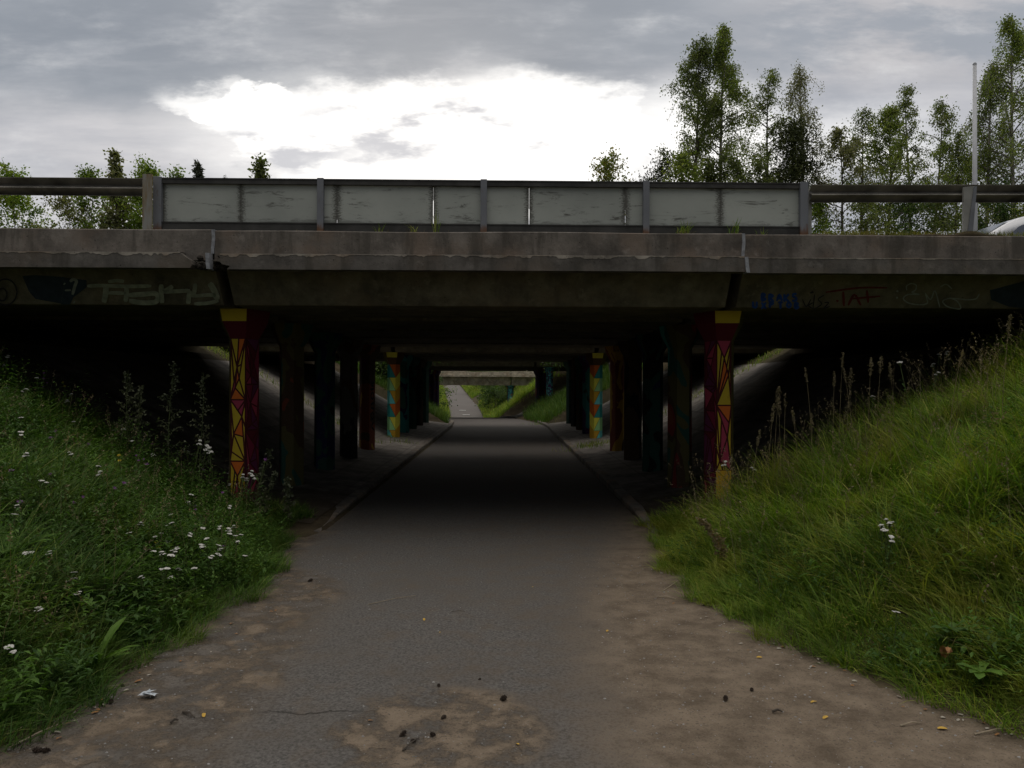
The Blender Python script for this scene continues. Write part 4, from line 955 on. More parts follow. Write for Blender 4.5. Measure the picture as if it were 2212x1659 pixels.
# small trees and bushes seen through the underpass
tree('slope_tree', (3.9, 35.2, g1(3.9, 35.2)), 2.6, 4.2, 'low spreading tree at the right of the underpass exit', 'tree', 'bush', 'bark', 91, None, 'bush', 3600, .12, .45, 34, -.1)
tree('slope_tree', (-4.3, 34.6, g1(-4.3, 34.6)), 2.9, 4.6, 'leafy tree hanging in at the left of the underpass exit', 'tree', 'bush', 'bark', 92, None, 'bush', 3800, .13, .4, 34, .12)
for i, (X, Y, h, w, lab) in enumerate([(-5.9, 57.5, 2.5, 3.2, 'dark round bush left of the path below the far bridge'), (-6.6, 61, 3.0, 3.6, 'larger dark bush left of the dip in the path'), (-5.0, 33.2, 1.3, 1.8, 'low bush on the left slope at the underpass exit'),
        (-8.5, 84, 3.2, 4.6, 'bush left of the far path beyond the last bridge'), (-.8, 86, 2.4, 4.0, 'dark bush right of the far path beyond the last bridge'), (-.2, 92, 3.0, 4.6, 'second dark bush right of the far path'), (-1.6, 104, 2.2, 4.0, 'yellowish bush farther up right of the path'),
        (-10.4, 104, 3.4, 5, 'bush farther up left of the path'), (-4.2, 126, 3, 5, 'far bush right of the climbing path'), (-13.6, 130, 3, 5, 'far bush left of the climbing path')]):
    tree('bush', (X, Y, g1(X, Y) - .1), h, w, lab, 'bush', 'bush' if i not in (6, 3) else 'willow', 'bark', 200 + i, 'bushes along the path', 'bush', 4200, .15, .12, 40, 0, .05)

# ------------------------------------------------------------------ grass and weeds
def blade_mesh(P, L, W, az, lean, curve, rg):
    n = len(P); T = np.array([0, .38, .74, 1.0]); Wp = np.array([1, .9, .6, .06])
    h = np.stack([np.cos(az), np.sin(az), np.zeros(n)], 1); s = np.stack([-np.sin(az), np.cos(az), np.zeros(n)], 1)
    tw = rg.uniform(-.9, .9, n)[:, None]; s = s * np.cos(tw) + h * np.sin(tw)
    out = np.zeros((n, 4, 2, 3))
    for k, t in enumerate(T):
        hor = (lean * t + curve * t * t)[:, None] * L[:, None]; ver = (t * (1 - .25 * np.abs(lean)) - .55 * np.abs(curve) * t * t)[:, None] * L[:, None]
        c = P + h * hor + np.array([0, 0, 1.]) * ver
        out[:, k, 0] = c - s * (W * Wp[k] / 2)[:, None]; out[:, k, 1] = c + s * (W * Wp[k] / 2)[:, None]
    V = out.reshape(-1, 3); b0 = np.arange(n)[:, None] * 8
    Q = np.concatenate([b0 + np.array([[0, 1, 3, 2]]) + 2 * k for k in range(3)], 1).reshape(n, 3, 4).reshape(-1, 4)
    return V, Q
def sample(n, x0, x1, y0, y1, rg, side, marg=-.03, fr=True, toe=None):
    X = rg.uniform(x0, x1, n); Y = rg.uniform(y0, y1, n); d = (X - c_(Y)) * side
    e = (eL_(Y) if side < 0 else eR_(Y))
    k = d > e + marg + .10 * np.sin(Y * 5 + X) * .8
    if fr: k &= np.abs(X - EYE.x) < .70 * Y + .9
    X, Y = X[k], Y[k]; return np.stack([X, Y, ground(X, Y) - .02], 1)
def merge(parts):
    Vs, Qs, mi, off = [], [], [], 0
    for V, Q_, m in parts: Vs.append(V); Qs.append(Q_ + off); mi.append(np.full(len(Q_), m)); off += len(V)
    return np.concatenate(Vs), np.concatenate(Qs), np.concatenate(mi)
def clump(P, sc_=1.3, ph=0.0): return .5 + .5 * np.sin(P[:, 0] * 2.1 * sc_ + ph + 1.3 * np.sin(P[:, 1] * 1.7 * sc_)) * np.sin(P[:, 1] * 2.6 * sc_ + ph * 2 + np.sin(P[:, 0] * 1.9))
def weeds(P, hgt, nl, size, rg, spread=.25):
    """leafy stalks: lanceolate leaves up a leaning stem"""
    n = len(P); t = (np.arange(nl) + .6) / nl; H = hgt * rg.uniform(.6, 1.2, n)
    ld = rg.normal(0, spread, (n, 2))
    B = P[:, None] + np.stack([ld[:, 0:1] * t * H[:, None], ld[:, 1:2] * t * H[:, None], t[None] * H[:, None]], -1)
    az = rg.random((n, nl)) * 6.283; tilt = rg.uniform(-.15, .9, (n, nl))
    d = np.stack([np.cos(az) * np.cos(tilt), np.sin(az) * np.cos(tilt), np.sin(tilt)], -1); s = np.stack([-np.sin(az), np.cos(az), np.zeros_like(az)], -1)
    l = (size * rg.uniform(.5, 1.3, (n, nl)) * (1.1 - .6 * t))[..., None]
    V = np.stack([B, B + d * l * .45 + s * l * .15, B + d * l + np.array([0, 0, -.25]) * l, B + d * l * .45 - s * l * .15], 2).reshape(-1, 3)
    return V, np.arange(n * nl * 4).reshape(-1, 4)
def tufts(C, nb, Lc, wid, rg, wind, spread=1.0, r0=.05):
    m = len(C); i = np.repeat(np.arange(m), nb); n = len(i); th = rg.random(n) * 6.283; rr = r0 * np.sqrt(rg.random(n))
    P = C[i] + np.stack([rr * np.cos(th), rr * np.sin(th), 0 * rr], 1); P[:, 2] = ground(P[:, 0], P[:, 1]) - .02
    hx = np.cos(th) * spread + np.cos(wind[i]) * .8 + rg.normal(0, .35, n); hy = np.sin(th) * spread + np.sin(wind[i]) * .8 + rg.normal(0, .35, n)
    L = Lc[i] * rg.uniform(.45, 1.1, n)
    return blade_mesh(P, L, wid * rg.uniform(.4, 1.7, n), np.arctan2(hy, hx), rg.uniform(.05, .55, n), rg.uniform(.15, 1.0, n), rg)
def toe(n, side, y0, y1, rg, lo, hi):
    Y = rg.uniform(y0, y1, n); e = eL_(Y) if side < 0 else eR_(Y)
    X = c_(Y) + side * (e + rg.uniform(-.16, .45, n) + .07 * np.sin(Y * 6.3) + .05 * np.sin(Y * 14.1)); P = np.stack([X, Y, ground(X, Y) - .01], 1)
    return blade_mesh(P, rg.uniform(lo, hi, n), rg.uniform(.003, .0065, n), rg.normal(math.pi if side > 0 else 0, 1.3, n), rg.uniform(0, .7, n), rg.uniform(.1, .9, n), rg)
def stalks(P, L, rg, head=.13, nh=16):
    n = len(P); az = rg.random(n) * 6.283; lean = rg.uniform(0, .3, n); cur = rg.uniform(0, .35, n)
    V, Q = blade_mesh(P, L, np.full(n, .0032), az, lean, cur, rg)
    u = 1 - rg.random((n, nh)) * head / L[:, None]
    hor = (lean[:, None] * u + cur[:, None] * u * u) * L[:, None]; ver = (u * (1 - .25 * lean[:, None]) - .55 * cur[:, None] * u * u) * L[:, None]
    H = np.stack([P[:, 0:1] + np.cos(az)[:, None] * hor, P[:, 1:2] + np.sin(az)[:, None] * hor, P[:, 2:3] + ver], -1).reshape(-1, 3) + rg.normal(0, .0045, (n * nh, 3))
    V2, Q2 = leaf_quads(H, .017, rg, 2.6, -.9)
    return np.concatenate([V, V2]), np.concatenate([Q, Q2 + len(V)])
def dots(P, L, rg, k=7, size=.008, sp=.035):
    H = np.repeat(P + np.stack([0 * L, 0 * L, L], 1), k, 0) + rg.normal(0, sp, (len(P) * k, 3)); return leaf_quads(H, size, rg, 1.1)
# right bank: long grass leaning over towards the path
P = sample(190000, 1.2, 8.2, 2.4, 8.75, rng, 1, -.10); n = len(P); k = clump(P); k2 = clump(P, 3.1, 1.7)
sw = 1.1 * np.sin(P[:, 0] * 2.3 + P[:, 1] * 1.1) + .8 * np.sin(P[:, 1] * 3.7 - P[:, 0] * 1.4)
az = np.where(rng.random(n) < .75, rng.normal(0, .55, n) + math.pi * .95 + sw, rng.random(n) * 6.283)
edge = np.clip(((P[:, 0] - c_(P[:, 1])) - eR_(P[:, 1]) + .1) / .8, 0, 1)
L = rng.uniform(.12, .46, n) * (.45 + .55 * k + .45 * k2) * (.30 + .70 * edge)
L = L * .62; keep = rng.random(n) < .5; C = sample(6500, 1.3, 8.2, 2.4, 8.7, rng, 1, -.02); C = C[clump(C, 1.9, 6.1) > .22]; ec = np.clip(((C[:, 0] - c_(C[:, 1])) - eR_(C[:, 1]) + .1) / .7, 0, 1)
Lc = rng.uniform(.16, .55, len(C)) * (.45 + .55 * ec) * (.75 + .5 * clump(C, 1.0, .4)); wd = math.pi * .95 + 1.3 * np.sin(C[:, 0] * 1.9 + C[:, 1] * 1.3)
P, L, az = P[keep], L[keep], az[keep]; n = len(P)
parts = [(*tufts(C, 24, Lc, .0072, rng, wd), 0), (*blade_mesh(P, L, rng.uniform(.003, .0078, n) * (1 + P[:, 1] * .04), az, rng.uniform(.0, .7, n), rng.uniform(.1, .95, n), rng), 0)]
Pw = sample(12000, 1.2, 8, 2.4, 8.6, rng, 1); Pw = Pw[clump(Pw, .8, 2.0) > .6]
parts.append((*weeds(Pw, .24, 7, .07, rng), 1))
Ps = sample(1300, 2.0, 8, 3.2, 8.4, rng, 1, .25); n = len(Ps)
parts.append((*blade_mesh(Ps, rng.uniform(.4, .75, n), np.full(n, .0035), rng.normal(math.pi, 1.2, n), rng.uniform(0, .7, n), rng.uniform(0, .7, n), rng), 2))
parts.append((*toe(16000, 1, 2.2, 8.8, rng, .06, .20), 0))
Ps = sample(2600, 1.7, 8.4, 3.0, 8.6, rng, 1, .15); Ps = Ps[rng.random(len(Ps)) < .25 + .75 * sstep(5.5, 8.2, Ps[:, 1])]; parts.append((*stalks(Ps, rng.uniform(.35, .85, len(Ps)), rng), 2))
Pd = sample(2600, 1.4, 4.5, 4.0, 8.4, rng, 1, .0); Pd = Pd[clump(Pd, 1.3, 3.0) > .5]; parts.append((*dots(Pd, rng.uniform(.12, .32, len(Pd)), rng), 3))
Pw = sample(2600, 1.6, 6, 2.6, 6.5, rng, 1, .1); Pw = Pw[clump(Pw, 1.7, 5.0) > .72]; parts.append((*weeds(Pw, .26, 9, .10, rng), 4))
V, Q_, mi = merge(parts)
tag(mesh_np('grass', V, Q_, [M['grass_r'], M['weed'], M['seed'], M['sprig'], M['dock']], mi=mi), 'long yellow-green grass leaning over the right bank beside the path', 'grass', kind='stuff')
# left bank: darker mix of grass and leafy weeds
P = sample(180000, -8.2, -1.2, 2.4, 8.9, rng, -1, -.10); n = len(P); k = clump(P, 1.1, .7); k2 = clump(P, 2.9, 2.2)
edge = np.clip((-(P[:, 0] - c_(P[:, 1])) - eL_(P[:, 1]) + .1) / .7, 0, 1)
sw = 1.2 * np.sin(P[:, 0] * 2.9 + P[:, 1] * 1.3) + .9 * np.sin(P[:, 1] * 3.3 - P[:, 0] * 1.6)
az = np.where(rng.random(n) < .65, rng.normal(0, .6, n) + sw, rng.random(n) * 6.283)
L = rng.uniform(.10, .42, n) * (.45 + .5 * k + .5 * k2) * (.30 + .70 * edge)
L = L * .62; keep = rng.random(n) < .5; C = sample(6000, -8.2, -1.3, 2.4, 8.9, rng, -1, -.02); C = C[clump(C, 1.9, 3.1) > .22]; ec = np.clip((-(C[:, 0] - c_(C[:, 1])) - eL_(C[:, 1]) + .1) / .7, 0, 1)
Lc = rng.uniform(.14, .50, len(C)) * (.45 + .55 * ec) * (.75 + .5 * clump(C, 1.0, 2.4)); wd = 1.6 * np.sin(C[:, 0] * 2.1 + C[:, 1] * 1.5)
P, L, az = P[keep], L[keep], az[keep]; n = len(P)
parts = [(*tufts(C, 22, Lc, .0068, rng, wd), 0), (*blade_mesh(P, L, rng.uniform(.003, .0075, n) * (1 + P[:, 1] * .04), az, rng.uniform(.0, .7, n), rng.uniform(.1, .9, n), rng), 0)]
Pw = sample(15000, -8, -1.4, 2.4, 8.6, rng, -1); kk = clump(Pw, .9, 1.2)
parts.append((*weeds(Pw[kk > .5], .34, 10, .075, rng), 1))
parts.append((*weeds(Pw[kk < .12], .24, 7, .12, rng), 1))
Pt = sample(2200, -8, -1.9, 2.8, 8.6, rng, -1, .35); parts.append((*weeds(Pt, .60, 16, .07, rng, .16), 1))
Ps = sample(1400, -8, -1.7, 2.8, 8.5, rng, -1, .2); n = len(Ps)
parts.append((*blade_mesh(Ps, rng.uniform(.3, .6, n), np.full(n, .0035), rng.random(n) * 6.283, rng.uniform(0, .8, n), rng.uniform(0, .8, n), rng), 2))
parts.append((*toe(16000, -1, 2.2, 9.2, rng, .06, .20), 0))
Ps = sample(900, -8.4, -1.7, 3.0, 8.6, rng, -1, .15); parts.append((*stalks(Ps, rng.uniform(.3, .7, len(Ps)), rng), 2))
Pw = sample(9000, -7, -1.5, 2.4, 7.5, rng, -1, .05); kb = clump(Pw, 1.5, 4.2) + .35 * sstep(-2.6, -3.6, Pw[:, 0]) * (Pw[:, 1] < 5.5); parts.append((*weeds(Pw[kb > .74], .30, 10, .085, rng), 3))
V, Q_, mi = merge(parts)
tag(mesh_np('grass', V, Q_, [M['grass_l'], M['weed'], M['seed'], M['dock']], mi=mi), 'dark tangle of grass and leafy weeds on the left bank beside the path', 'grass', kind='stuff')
# grass in the gaps between the bridges and beyond
def far_grass(label, regs, m, dens, Lr, Wd):
    parts = []
    for (x0, x1, y0, y1, side) in regs:
        nn = int((x1 - x0) * (y1 - y0) * dens); P = sample(nn, x0, x1, y0, y1, rng, side, .05, False); n = len(P); k = clump(P)
        parts.append((*blade_mesh(P, rng.uniform(*Lr, n) * (.5 + .8 * k), np.full(n, Wd), rng.random(n) * 6.283, rng.uniform(0, .5, n), rng.uniform(0, .6, n), rng), 0))
    V, Q_, mi = merge(parts); tag(mesh_np('grass', V, Q_, M[m], mi=mi), label, 'grass', kind='stuff')
far_grass('green grass on the slopes at the underpass exit', [(1.2, 7, 31.2, 39, 1), (-7, -1.8, 31.2, 39, -1)], 'grass_l', 420, (.25, .6), .014)
far_grass('sunlit grass wedge between the third and the farthest bridge', [(-1.2, 6, 54.8, 65.6, 1), (-9, -3.6, 54.8, 65.6, -1)], 'grass_r', 260, (.3, .7), .02)
far_grass('grass verges along the far path climbing away', [(-3, 4, 77, 112, 1), (-13, -5, 77, 112, -1), (-9, 0, 112, 170, 1), (-20, -8, 112, 170, -1)], 'grass_r', 60, (.3, .8), .04)
# tufts on the paved slopes in the light between the decks
parts = []
for (x, y, r, n) in [(-4.9, 19.0, .35, 160), (-3.5, 18.7, .45, 260), (-6.2, 19.3, .5, 200), (-7.2, 18.9, .6, 300), (2.5, 19.0, .22, 160), (2.2, 18.5, .3, 150), (-2.3, 19.6, .15, 60), (5.3, 19.4, .5, 200), (6.6, 19.0, .8, 420), (4.3, 19.2, .3, 100), (1.95, 31.2, .4, 120), (-2.75, 20.7, .1, 40)]:
    X = rng.normal(x, r, n); Y = rng.normal(y, .22, n); P = np.stack([X, Y, ground(X, Y)], 1)
    parts.append((*blade_mesh(P, rng.uniform(.06, .22, n), np.full(n, .009), rng.random(n) * 6.283, rng.uniform(0, .5, n), rng.uniform(0, .6, n), rng), 0))
V, Q_, mi = merge(parts); tag(mesh_np('grass', V, Q_, M['grass_r'], mi=mi), 'sparse grass growing from the paved slopes between the two decks', 'grass', kind='stuff')
# moss and low grass along the edge of the deck under the guard rails
parts = []
for (x0, x1, n, hl) in ((at(1760, 490, 8.1).x, 8.0, 5200, (.02, .065)), (-8, at(308, 490, 8.1).x, 2600, (.012, .045))):
    X = rng.uniform(x0, x1, n); Y = rng.uniform(7.93, 8.28, n); P = np.stack([X, Y, np.full(n, 3.15 if x0 > 0 else 3.135)], 1)
    parts.append((*blade_mesh(P, rng.uniform(*hl, n) * (.5 + 1.0 * clump(P, 1.5)), np.full(n, .005), rng.random(n) * 6.283, rng.uniform(0, .6, n), rng.uniform(0, .6, n), rng), 0))
V, Q_, mi = merge(parts); tag(mesh_np('grass', V, Q_, M['verge'], mi=mi), 'low yellowish moss and grass along the bridge edge under the guard rails', 'grass', kind='stuff')
xm = at(2091, 490, 8.0).x
dx_ = np.arange(at(1752, 490, 8).x, 9.0, .05); b = MB(); hh_ = .022 + .012 * np.sin(dx_ * 7) * np.sin(dx_ * 3.1) + .055 * np.exp(-((dx_ - xm) / .13) ** 2)
b.rings([[(x, 7.90, 3.128), (x, 7.95, 3.13 + h_ * .8), (x, 8.03, 3.13 + h_), (x, 8.30, 3.13 + h_ * .6), (x, 8.34, 3.12)] for x, h_ in zip(dx_, hh_)])
tag(b.build('dirt', M['soil'], smooth=True), 'dark dirt heaped along the bridge edge under the right guard rail', 'dirt', kind='stuff')
for i, (px, n, L0, lab) in enumerate([(820, 9, .13, 'short green grass tuft before the second panel'), (893, 7, .13, 'small grass tuft before the third seam'), (942, 8, .30, 'tall arching grass tuft at the bright seam left of the middle post'), (1475, 46, .16, 'largest grass tuft, right of the fourth post'), (1588, 18, .19, 'upright grass tuft before the last panel'), (1645, 8, .09, 'tiny grass tuft near the right end of the barrier'), (640, 10, .04, 'dry brown tuft at the foot of the first bay')]):
    x = at(px, 490, 7.97).x; X = rng.normal(x, .035 if n > 10 else .02, n); P = np.stack([X, rng.uniform(7.93, 8.0, n), np.full(n, 3.13)], 1)
    V, Q_ = blade_mesh(P, rng.uniform(.5, 1.25, n) * L0, np.full(n, .0085), rng.random(n) * 6.283, rng.uniform(0, .3, n), rng.uniform(0, .5, n), rng)
    Pd = np.stack([rng.normal(x, .05, n), rng.uniform(7.9, 7.98, n), np.full(n, 3.13)], 1); V2, Q2 = blade_mesh(Pd, rng.uniform(.3, .6, n) * min(L0, .14), np.full(n, .004), rng.random(n) * 6.283, rng.uniform(.3, .9, n), rng.uniform(.3, .9, n), rng)
    V, Q_, mi = merge([(V, Q_, 0), (V2, Q2, 1)])
    tag(mesh_np('grass_tuft', V - np.array([x, 7.97, 3.13]), Q_, [M['grass_r'] if i != 6 else M['straw'], M['straw']], mi=mi), lab, 'grass tuft', 'grass tufts growing on the bridge edge').location = (x, 7.97, 3.13)

# ------------------------------------------------------------------ flowers and tall plants
def copy_tree(o, parent=None):
    c = o.copy(); col.objects.link(c)
    if parent is not None: c.parent = parent
    for ch in list(o.children): copy_tree(ch, c)
    return c
def make_yarrow(h, seed):
    r = random.Random(seed); root = empty('yarrow', (0, 0, 0), 'x', 'flower')
    sm, hm = MB(), []
    top = (r.uniform(-.03, .03), r.uniform(-.03, .03), h); sm.tube([(0, 0, 0), (top[0] * .4, top[1] * .4, h * .55), top], [.0032, .0028, .002], 5)
    for i in range(9):                       # feathery leaves
        z = h * (.15 + .07 * i); a = r.random() * 6.28; l = .07 - .003 * i
        sm.poly([(0, 0, z), (math.cos(a) * l * .5 - math.sin(a) * .008, math.sin(a) * l * .5 + math.cos(a) * .008, z + .025), (math.cos(a) * l, math.sin(a) * l, z + .02), (math.cos(a) * l * .5 + math.sin(a) * .008, math.sin(a) * l * .5 - math.cos(a) * .008, z + .025)], 1)
    for q in range(r.choice((1, 1, 2, 2))):
        m = MB(); cx, cy, cz = top[0] + r.uniform(-.035, .035) * (q > 0), top[1] + r.uniform(-.035, .035) * (q > 0), h - .02 * q; rad = r.uniform(.011, .022)
        sm.tube([(0, 0, h * .75), (cx, cy, cz)], .0018, 4)
        for i in range(16):
            a = r.random() * 6.28; d = rad * math.sqrt(r.random()); x, y, z = cx + d * math.cos(a), cy + d * math.sin(a), cz + .006 * (1 - (d / rad) ** 2) + r.uniform(-.002, .002); s = r.uniform(.006, .0095)
            sm.tube([(cx, cy, cz - .03), (x, y, z)], .0009, 3)
            m.rings([[(x + s * k * math.cos(j * 1.0472), y + s * k * math.sin(j * 1.0472), z + dz) for j in range(6)] for k, dz in ((.7, -.002), (1, .001), (.45, .005))])
        hm.append(m)
    sm.build('stem', [M['stem'], M['weed']], root, local=True)
    for m in hm: m.build('flower_head', M['yarrow'], root, local=True)
    return root
def make_purple(h, seed, m='purple', nm='knapweed'):
    r = random.Random(seed); root = empty(nm, (0, 0, 0), 'x', 'flower'); sm = MB(); hd = []
    for q in range(r.choice((1, 2, 3))):
        tx, ty, tz = r.uniform(-.06, .06), r.uniform(-.06, .06), h * (1 - .12 * q); sm.tube([(0, 0, 0), (tx * .3, ty * .3, h * .5), (tx, ty, tz)], .0024, 5)
        sm.rings([[(tx + k * math.cos(j), ty + k * math.sin(j), tz + z) for j in [i * 1.0472 for i in range(6)]] for k, z in ((.003, -.008), (.008, -.002), (.006, .006))])
        b = MB()
        for i in range(18):
            a = i * .349 + r.uniform(-.1, .1); u = r.uniform(.2, 1.2); l = .021; b.poly([(tx, ty, tz + .004), (tx + math.cos(a - .14) * l * math.cos(u), ty + math.sin(a - .14) * l * math.cos(u), tz + .004 + l * math.sin(u)), (tx + math.cos(a + .14) * l * math.cos(u), ty + math.sin(a + .14) * l * math.cos(u), tz + .004 + l * math.sin(u))])
        hd.append(b)
    for i in range(8):
        z = h * (.12 + .09 * i); a = r.random() * 6.28; l = .07; sm.poly([(0, 0, z), (math.cos(a) * l * .5 - math.sin(a) * .01, math.sin(a) * l * .5 + math.cos(a) * .01, z + .02), (math.cos(a) * l, math.sin(a) * l, z + .01), (math.cos(a) * l * .5 + math.sin(a) * .01, math.sin(a) * l * .5 - math.cos(a) * .01, z + .02)], 1)
    sm.build('stem', [M['stem'], M['weed']], root, local=True)
    for b in hd: b.build('flower_head', M[m], root, local=True)
    return root
def scatter(protos, spots, lab, group, lo, hi, hp):
    used = set()
    for i, (x, y) in enumerate(spots):
        k = rnd.randrange(len(protos)); hgt = rnd.uniform(lo, hi) * (.55 if y > 1250 else (.75 if y > 1080 else 1))
        p = hit(x, y, hgt)
        if p is None or p.y > 9.2 or (abs(p.x - float(c_(p.y))) < 1.6):
            hgt = lo * .8; p = hit(x, y, hgt)
            if p is None or p.y > 9.2: p = at(x, y, 7.6); hgt = max(.2, p.z - g1(p.x, 7.6)); p = Vector((p.x, 7.6, g1(p.x, 7.6)))
        if abs(p.x - float(c_(p.y))) < float(eL_(p.y) if p.x < 0 else eR_(p.y)) + .02: continue
        o = protos[k] if k not in used else copy_tree(protos[k]); used.add(k)
        s = min(1.9, max(.5, hgt / hp)); o.location = p; o.scale = (.8 + .2 * s,) * 2 + (s,); o.rotation_euler = (rnd.uniform(-.3, .3), rnd.uniform(-.3, .3), rnd.random() * 6.28)
        o['label'] = lab(x, y) if callable(lab) else lab; o['group'] = group(x, y) if callable(group) else group
    for k in range(len(protos)):
        if k not in used:
            for ch in list(protos[k].children): bpy.data.objects.remove(ch)
            bpy.data.objects.remove(protos[k])
q4 = lambda x, y: (x / 1.382 * .54, (1400 + y / 1.382) * .54)
q5 = lambda x, y: ((2500 + x / 1.382) * .54, (1400 + y / 1.382) * .54)
YL = [(200, 160), (330, 235), (400, 280), (420, 398), (645, 432), (742, 428), (490, 548), (165, 572), (125, 460), (120, 378), (650, 665), (200, 730), (490, 650), (755, 500), (1035, 503), (1078, 503), (1210, 512), (910, 567), (1055, 560), (1280, 660), (1300, 690), (1355, 658), (1265, 678), (1290, 740), (1320, 697), (1415, 728),
      (985, 795), (1085, 833), (1240, 860), (1020, 900), (985, 963), (1055, 983), (1260, 965), (1230, 977), (1290, 975), (735, 1020), (855, 1020), (935, 1028), (990, 1018), (965, 1058), (1155, 1042), (1260, 1020), (1300, 1020), (1320, 1035), (1045, 1075), (1090, 1090), (1135, 1080), (1145, 1090), (1180, 1075), (1165, 1105), (1230, 1105), (1270, 1058), (1380, 1085),
      (845, 1118), (905, 1130), (890, 1128), (985, 1110), (1110, 1140), (1290, 1147), (870, 1210), (1090, 1195), (985, 1222), (1270, 1215), (1005, 1243), (375, 1265), (395, 1270), (440, 1352), (100, 1640), (220, 1436), (60, 875), (30, 912), (10, 35), (35, 80), (100, 205), (15, 210), (160, 1100), (305, 1122), (740, 970), (835, 1255)]
YR = [(1605, 62), (1713, 27), (1650, 115), (1370, 243), (625, 615), (1768, 65), (1855, 5), (660, 645), (1460, 945), (1425, 965), (1430, 990), (1440, 1005), (1445, 985), (1480, 1468)]
def zoneL(x, y):
    cx, cy = x / .54 * 1.382, (y / .54 - 1400) * 1.382
    if cx > 1180 and cy < 780: return 'white yarrow in front of the left shard mural column', 'yarrow by the left column'
    if cy > 1160: return 'white yarrow low on the left bank near the path edge', 'yarrow low on the left bank'
    if cx > 800 and cy > 880: return 'white yarrow in the thick cluster on the left bank', 'yarrow cluster on the left bank'
    if cy < 440: return 'white yarrow against the dark on top of the left bank', 'yarrow along the top of the left bank'
    return 'white yarrow scattered in the middle of the left bank', 'yarrow in the middle of the left bank'
scatter([make_yarrow(.42, s) for s in range(5)], [q4(*p) for p in YL], lambda x, y: zoneL(x, y)[0], lambda x, y: zoneL(x, y)[1], .30, .42, .42)
def zoneR(x, y):
    cy = (y / .54 - 1400) * 1.382
    return ('white yarrow low in the grass of the right bank', 'yarrow low on the right bank') if cy > 800 else (('white yarrow beside the right shard mural column', 'yarrow by the right column') if cy > 500 else ('white yarrow against the dark above the right bank', 'yarrow above the right bank'))
scatter([make_yarrow(.42, s) for s in range(20, 24)], [q5(*p) for p in YR], lambda x, y: zoneR(x, y)[0], lambda x, y: zoneR(x, y)[1], .40, .55, .42)
PL = [(718, 372), (382, 437), (415, 523), (785, 592), (165, 660), (745, 637), (815, 615), (1078, 658), (1375, 582), (1165, 800), (1052, 860), (1127, 863), (1085, 895), (1290, 1088), (1000, 1337), (1270, 1368), (395, 675), (575, 735), (383, 828), (150, 828), (880, 522), (290, 190), (230, 130)]
scatter([make_purple(.40, s) for s in range(4)], [q4(*p) for p in PL], 'purple knapweed flower among the weeds of the left bank', 'knapweed on the left bank', .32, .44, .40)
scatter([make_purple(.40, s, 'yellow', 'hawkweed') for s in range(40, 42)], [q4(*p) for p in [(385, 180), (930, 1070), (680, 580)]], lambda x, y: 'yellow flower on top of the left bank' if y < 840 else ('yellow flower in the yarrow cluster on the left bank' if y > 1100 else 'yellow flower in the middle of the left bank'), 'yellow flowers on the left bank', .32, .5, .40)

def make_mugwort(h, seed, lean=0.0, m='mugwort', nm='mugwort', lab='x', cat='plant'):
    rg = np.random.default_rng(seed); root = empty(nm, (0, 0, 0), lab, cat)
    T = np.linspace(0, 1, 8); st_ = np.stack([lean * h * T ** 2 + .02 * h * np.sin(T * 4 + seed), .02 * h * np.cos(T * 3 + seed), T * h], 1)
    paths = [(st_, .006 * (1 - T * .7))]; LP = []; top = []
    for i in range(26):
        t = .18 + .8 * i / 26; s0 = np.array([np.interp(t, T, st_[:, j]) for j in range(3)]); az = rg.random() * 6.283; L = h * .20 * (1.05 - t) ** .6 * rg.uniform(.7, 1.2); q = np.linspace(0, 1, 4)
        br = s0 + np.stack([np.cos(az) * L * q * .8, np.sin(az) * L * q * .8, L * (q * 1.0 - .55 * q * q)], 1); paths.append((br, .002))
        m_ = int(10 + 60 * L / h); w = rg.random(m_); LP.append(np.stack([np.interp(w, q, br[:, j]) for j in range(3)], 1) + rg.normal(0, .008, (m_, 3)))
    w = rg.uniform(.7, 1, 30); LP.append(np.stack([np.interp(w, T, st_[:, j]) for j in range(3)], 1) + rg.normal(0, .007, (30, 3)))
    V, Q_ = tubes_np(paths, 4); mesh_np('stem', V, Q_, M['stem'], root, local=True)
    V, Q_ = leaf_quads(np.concatenate(LP), .030, rg, 2.2); mesh_np('foliage', V, Q_, M[m], root, local=True)
    return root
for i, (tx, ty, by, ln, lab) in enumerate([((725), 110, 500, .05, 'leftmost tall mugwort stalk against the dark under the bridge'), (795, 190, 500, .04, 'shorter mugwort just right of the leftmost stalk'), (950, 62, 520, .0, 'tallest mugwort in the middle of the dark gap'), (1105, 122, 520, -.02, 'slim mugwort right of the tallest one'),
        (1500, 540, 800, .22, 'arching mugwort right of the left shard column'), (1530, 660, 850, .25, 'lower arching mugwort right of the left shard column'), (1595, 700, 880, 0, 'small upright mugwort at the path side of the left bank')]):
    Y = 8.1 if i < 4 else 8.3; a, c = at(*q4(tx, ty), Y), at(*q4(tx, by), Y); zb = g1(c.x, Y)
    o = make_mugwort(max(.35, a.z - zb), 70 + i, ln, lab=lab); o.location = (a.x - ln * (a.z - zb), Y, zb); o['group'] = 'mugwort on the left bank'
